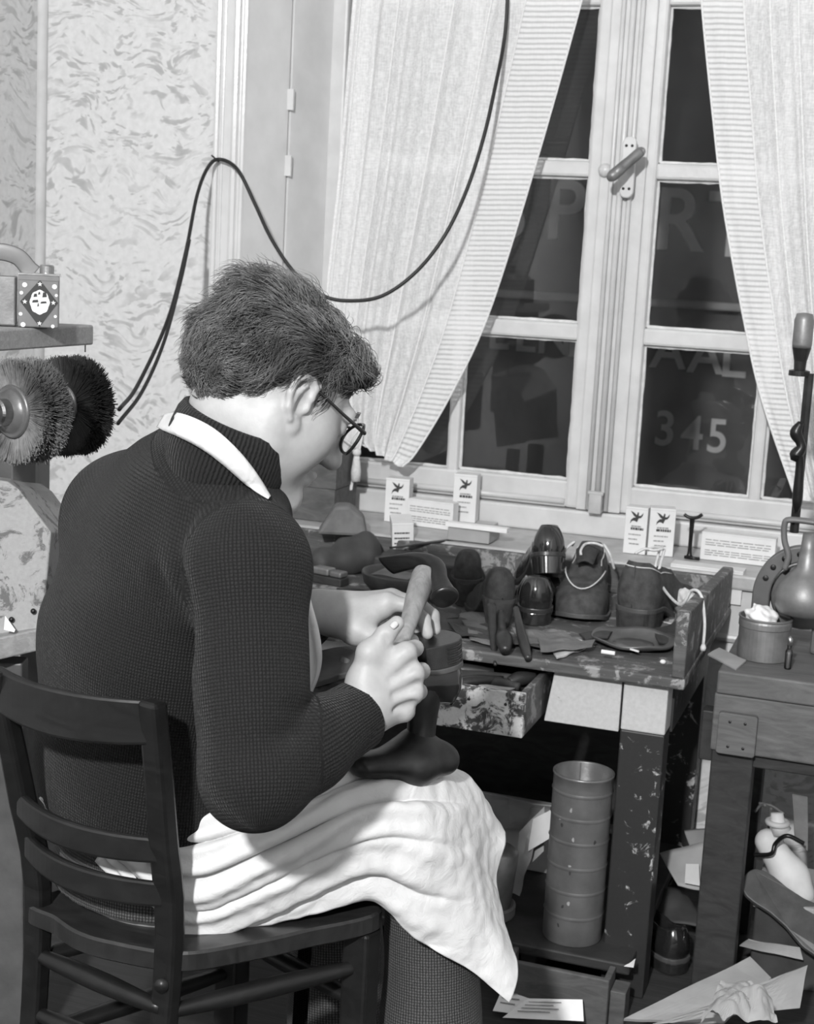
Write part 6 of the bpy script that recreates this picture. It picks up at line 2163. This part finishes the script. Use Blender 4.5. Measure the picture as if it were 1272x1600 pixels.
cxm, czm = .034, .041
flat('diamond', [(cxm - .031, czm), (cxm, czm - .040), (cxm + .029, czm), (cxm, czm + .036)], 'print_dark', 1)
flat('medallion', [(cxm + .0155 * math.cos(a) * (1 + .04 * math.cos(8 * a)), czm + .0195 * math.sin(a) * (1 + .04 * math.cos(8 * a))) for a in np.linspace(0, 2 * math.pi, 33)[:-1]], 'print_pale', 2)
for (bx, bz, bw_, bh) in ((-.010, .008, .006, .006), (-.003, .012, .004, .005), (.004, .008, .007, .009), (-.012, -.001, .010, .005), (.001, -.002, .010, .004), (-.004, -.007, .003, .006)):
    flat('medallion_mark', [(cxm + bx, czm + bz), (cxm + bx + bw_, czm + bz + .001), (cxm + bx + bw_ - .001, czm + bz + bh), (cxm + bx + .001, czm + bz + bh - .001)], 'print_dark', 3)
for (sx, sz) in ((cxm, czm + .029), (cxm, czm - .034), (cxm - .0235, czm), (cxm + .0215, czm)):
    flat('star', [(sx + (.0042 if k % 2 == 0 else .0017) * math.sin(k * math.pi / 5), sz + (.0042 if k % 2 == 0 else .0017) * math.cos(k * math.pi / 5)) for k in range(10)], 'print_pale', 3)
for (sx, sz, r_) in ((.005, .055, .003), (.060, .053, .0025), (.004, .021, .003), (.059, .019, .0025), (.010, .068, .004), (.057, .067, .004), (.008, .004, .004), (.055, .003, .003)):
    flat('dot', [(sx + r_ * math.cos(a), sz + r_ * math.sin(a)) for a in np.linspace(0, 2 * math.pi, 13)[:-1]], 'print_pale', 1.5)
flat('rim_band', [(0, .076), (tdx, .076), (tdx, .083), (0, .083)], 'tin_red', 1.6)
tin3 = thing('handled_tin', 'pale tin with a curved strap handle cut by the left edge of the shelf', 'tin', (Mt @ np.array([-.06, .01, 0, 1]))[:3])
part('tin_body', xf(box(-.075, -.004, .008, .058, 0, .080), Mt), 'tin_dull', tin3, bevel=.003)
part('strap_handle', xf(tube([(-.062, .033, .08), (-.060, .033, .105), (-.035, .033, .118), (-.004, .033, .112), (.014, .033, .094), (.024, .033, .086)], .014, 10, sub=30, flat=.002, up=(0, 1, 0)), Mt), 'tin_red', tin3, smooth=True)

# brush wheels on a shaft
def wheel(c, ax, r_out, r_hub, thick, mt, seed):
    ax = np.array(ax) / np.linalg.norm(ax)
    e1 = np.cross(ax, (0, 0, 1.0)); e1 /= np.linalg.norm(e1)
    e2 = np.cross(ax, e1)
    rg = np.random.default_rng(seed)
    n = 11000
    a = rg.random(n) * 6.2832
    off = np.sign(rg.random(n) - .5) * (rg.random(n) ** .45) * .5
    r1 = r_out * (1 + .035 * rg.normal(size=n))
    d = np.outer(np.cos(a), e1) + np.outer(np.sin(a), e2)
    s = np.outer(-np.sin(a), e1) + np.outer(np.cos(a), e2)
    p0 = c + d * r_hub * .92 + np.outer(off * thick * .95, ax)
    p1 = c + d * r1[:, None] + np.outer(off * thick * 1.2 + rg.normal(0, .002, n), ax) + s * rg.normal(0, .003, n)[:, None]
    w = .0007
    V = np.stack([p0 - s * w, p0 + s * w, p1 + s * w * .7, p1 - s * w * .7, p0 + np.outer(np.ones(n), ax) * w, p1 + np.outer(np.ones(n), ax) * w], 1).reshape(-1, 3)
    b = np.arange(n)[:, None] * 6
    Fq = np.concatenate([b + [0, 1, 2, 3], b + [1, 4, 5, 2], b + [4, 0, 3, 5]], 0)
    return V, Fq


bx_ = thing('brush_machine', 'finishing machine with two bristle brush wheels on a steel shaft', 'machine', D(40, 900, 2.4) * np.array([1, 1, 0]) + np.array([0, 0, FLOOR]))
w1c, w2c = D(38, 642, 2.30), D(112, 634, 2.52)
axv = w2c - w1c; axv[2] = 0; axv /= np.linalg.norm(axv)
e1_ = np.cross(axv, (0, 0, 1.0))
axw = cv(-.60, .02, -.80); axw[2] = 0; axw /= np.linalg.norm(axw)
for (c, ro, rh, th, mt, seed, hubr) in ((w1c, .077, .040, .045, 'bristle_grey', 1, .040), (w2c, .080, .038, .04, 'bristle_dark', 2, .036)):
    wh = part('brush_wheel', lathe([(rh * .9, -th * .40), (ro * .66, -th * .36), (ro * .80, 0), (ro * .66, th * .36), (rh * .9, th * .40)], 48, frame(c, np.cross((0, 0, 1.0), axw), np.cross(axw, np.cross((0, 0, 1.0), axw))), cap=True), 'bristle_dark', bx_, smooth=True, label='round bristle brush')
    part('bristles', wheel(c, axw, ro, rh, th, mt, seed), mt, wh, kind='stuff')
    Mh = frame(c + axw * (th * .5), np.cross((0, 0, 1.0), axw), np.cross(axw, np.cross((0, 0, 1.0), axw)))
    part('hub_plate', lathe([(hubr, -.004), (hubr + .001, .002), (hubr * .92, .005), (hubr * .86, .004), (hubr * .80, .008), (hubr * .6, .012), (hubr * .5, .014)], 40, Mh), 'tin_grey', wh, smooth=True)
    part('hub_boss', lathe([(hubr * .52, .010), (hubr * .52, .028), (hubr * .46, .032), (hubr * .2, .034), (.001, .034)], 32, Mh), 'bright_steel', wh, smooth=False)
part('shaft', tube([w1c + axw * .03, w1c, w2c, w2c + (w2c - w1c) * .6], .011, 14), 'bright_steel', bx_, smooth=True)
# sheet-metal housing below, with rivets and a lower ledge
hz = [D(*p, 2.35) for p in ((12, 752), (30, 765), (80, 832), (66, 985), (-60, 1010), (-60, 740))]
hv = np.array(hz)
hn = cv(0, 0, 1)
part('housing', (np.concatenate([hv, hv + hn * .22]), [list(range(6)), list(range(11, 5, -1))] + [[(i + 1) % 6, i, i + 6, (i + 1) % 6 + 6] for i in range(6)]), 'mottled_sheet', bx_, bevel=.003, label='pattern-covered sheet housing')
for p in ((52, 955), (18, 968), (-12, 980)):
    part('rivet', lathe([(.0045, 0), (.004, .002), (.001, .0035)], 12, frame(D(*p, 2.345), _r, _u)), 'worn_iron', bx_, smooth=True)
part('ledge', (lambda a, b: beam(a, b, .04, .035, side=(0, 0, 1)))(D(-60, 1022, 2.33), D(70, 992, 2.37)), 'shelf_wood', bx_, bevel=.003)
part('frame_leg', (lambda a, b: beam(a, b, .05, .04, side=_f))(D(15, 1030, 2.40), np.append(D(25, 1030, 2.42)[:2], FLOOR)), 'machine_cast', bx_, bevel=.003)
part('frame_leg', (lambda a, b: beam(a, b, .035, .04, side=_f))(D(52, 1000, 2.55), np.append(D(52, 1000, 2.57)[:2], FLOOR)), 'machine_cast', bx_, bevel=.003)
part('wheel_guard', sheet([D(20, 700, 2.5), D(55, 705, 2.55), D(55, 860, 2.55), D(20, 860, 2.5)], 6, 6, .002, 1, .004), 'machine_cast', bx_)
part('motor_box', xf(box(-.16, .0, 0, .16, -.13, .13), frame(D(45, 790, 2.66), _r0, np.cross((0, 0, 1.0), _r0))), 'machine_cast', bx_, bevel=.01)
single('white_card', sheet([D(8, 962, 2.32), D(24, 984, 2.325), D(22, 988, 2.325), D(6, 984, 2.32)], 5, 4, .0, 1, .001), 'paper_white', 'small white card corner on the machine ledge at the left edge', 'card')

# electric cord from the machine over a nail and up to the curtain rod
hook = Yp(345, 249, WY - .045)
crd = [Yp(186, 640, 2.75), Yp(215, 602, 2.9), Yp(262, 500, 3.05), Yp(290, 395, 3.18), Yp(308, 305, 3.28), Yp(326, 260, 3.34), hook, Yp(372, 266, 3.36), Yp(398, 318, 3.35), Yp(425, 375, 3.33), Yp(462, 428, 3.32), Yp(505, 462, 3.32), Yp(548, 470, 3.33),
       Yp(598, 462, 3.34), Yp(650, 425, 3.36), Yp(695, 368, 3.38), Yp(730, 295, 3.42), Yp(757, 210, 3.46), Yp(775, 130, 3.50), Yp(786, 75, 3.54), Yp(792, 20, 3.555), Yp(795, -90, 3.56)]
cord = thing('electric_cord', 'black electric cord looping from a nail to the curtain', 'cord', crd[0])
part('cable', tube(crd, .0045, 8, sub=180), 'rubber', cord, smooth=True)
part('cable', tube([Yp(184, 662, 2.75), Yp(222, 612, 2.89), Yp(256, 535, 3.0), Yp(282, 440, 3.10), Yp(296, 375, 3.19)], .0042, 8, sub=60), 'rubber', cord, smooth=True)
part('nail', tube([Yp(331, 243, WY - .06), Yp(348, 258, WY)], .0022, 8), 'worn_iron', cord)
bpy.context.view_layer.update()
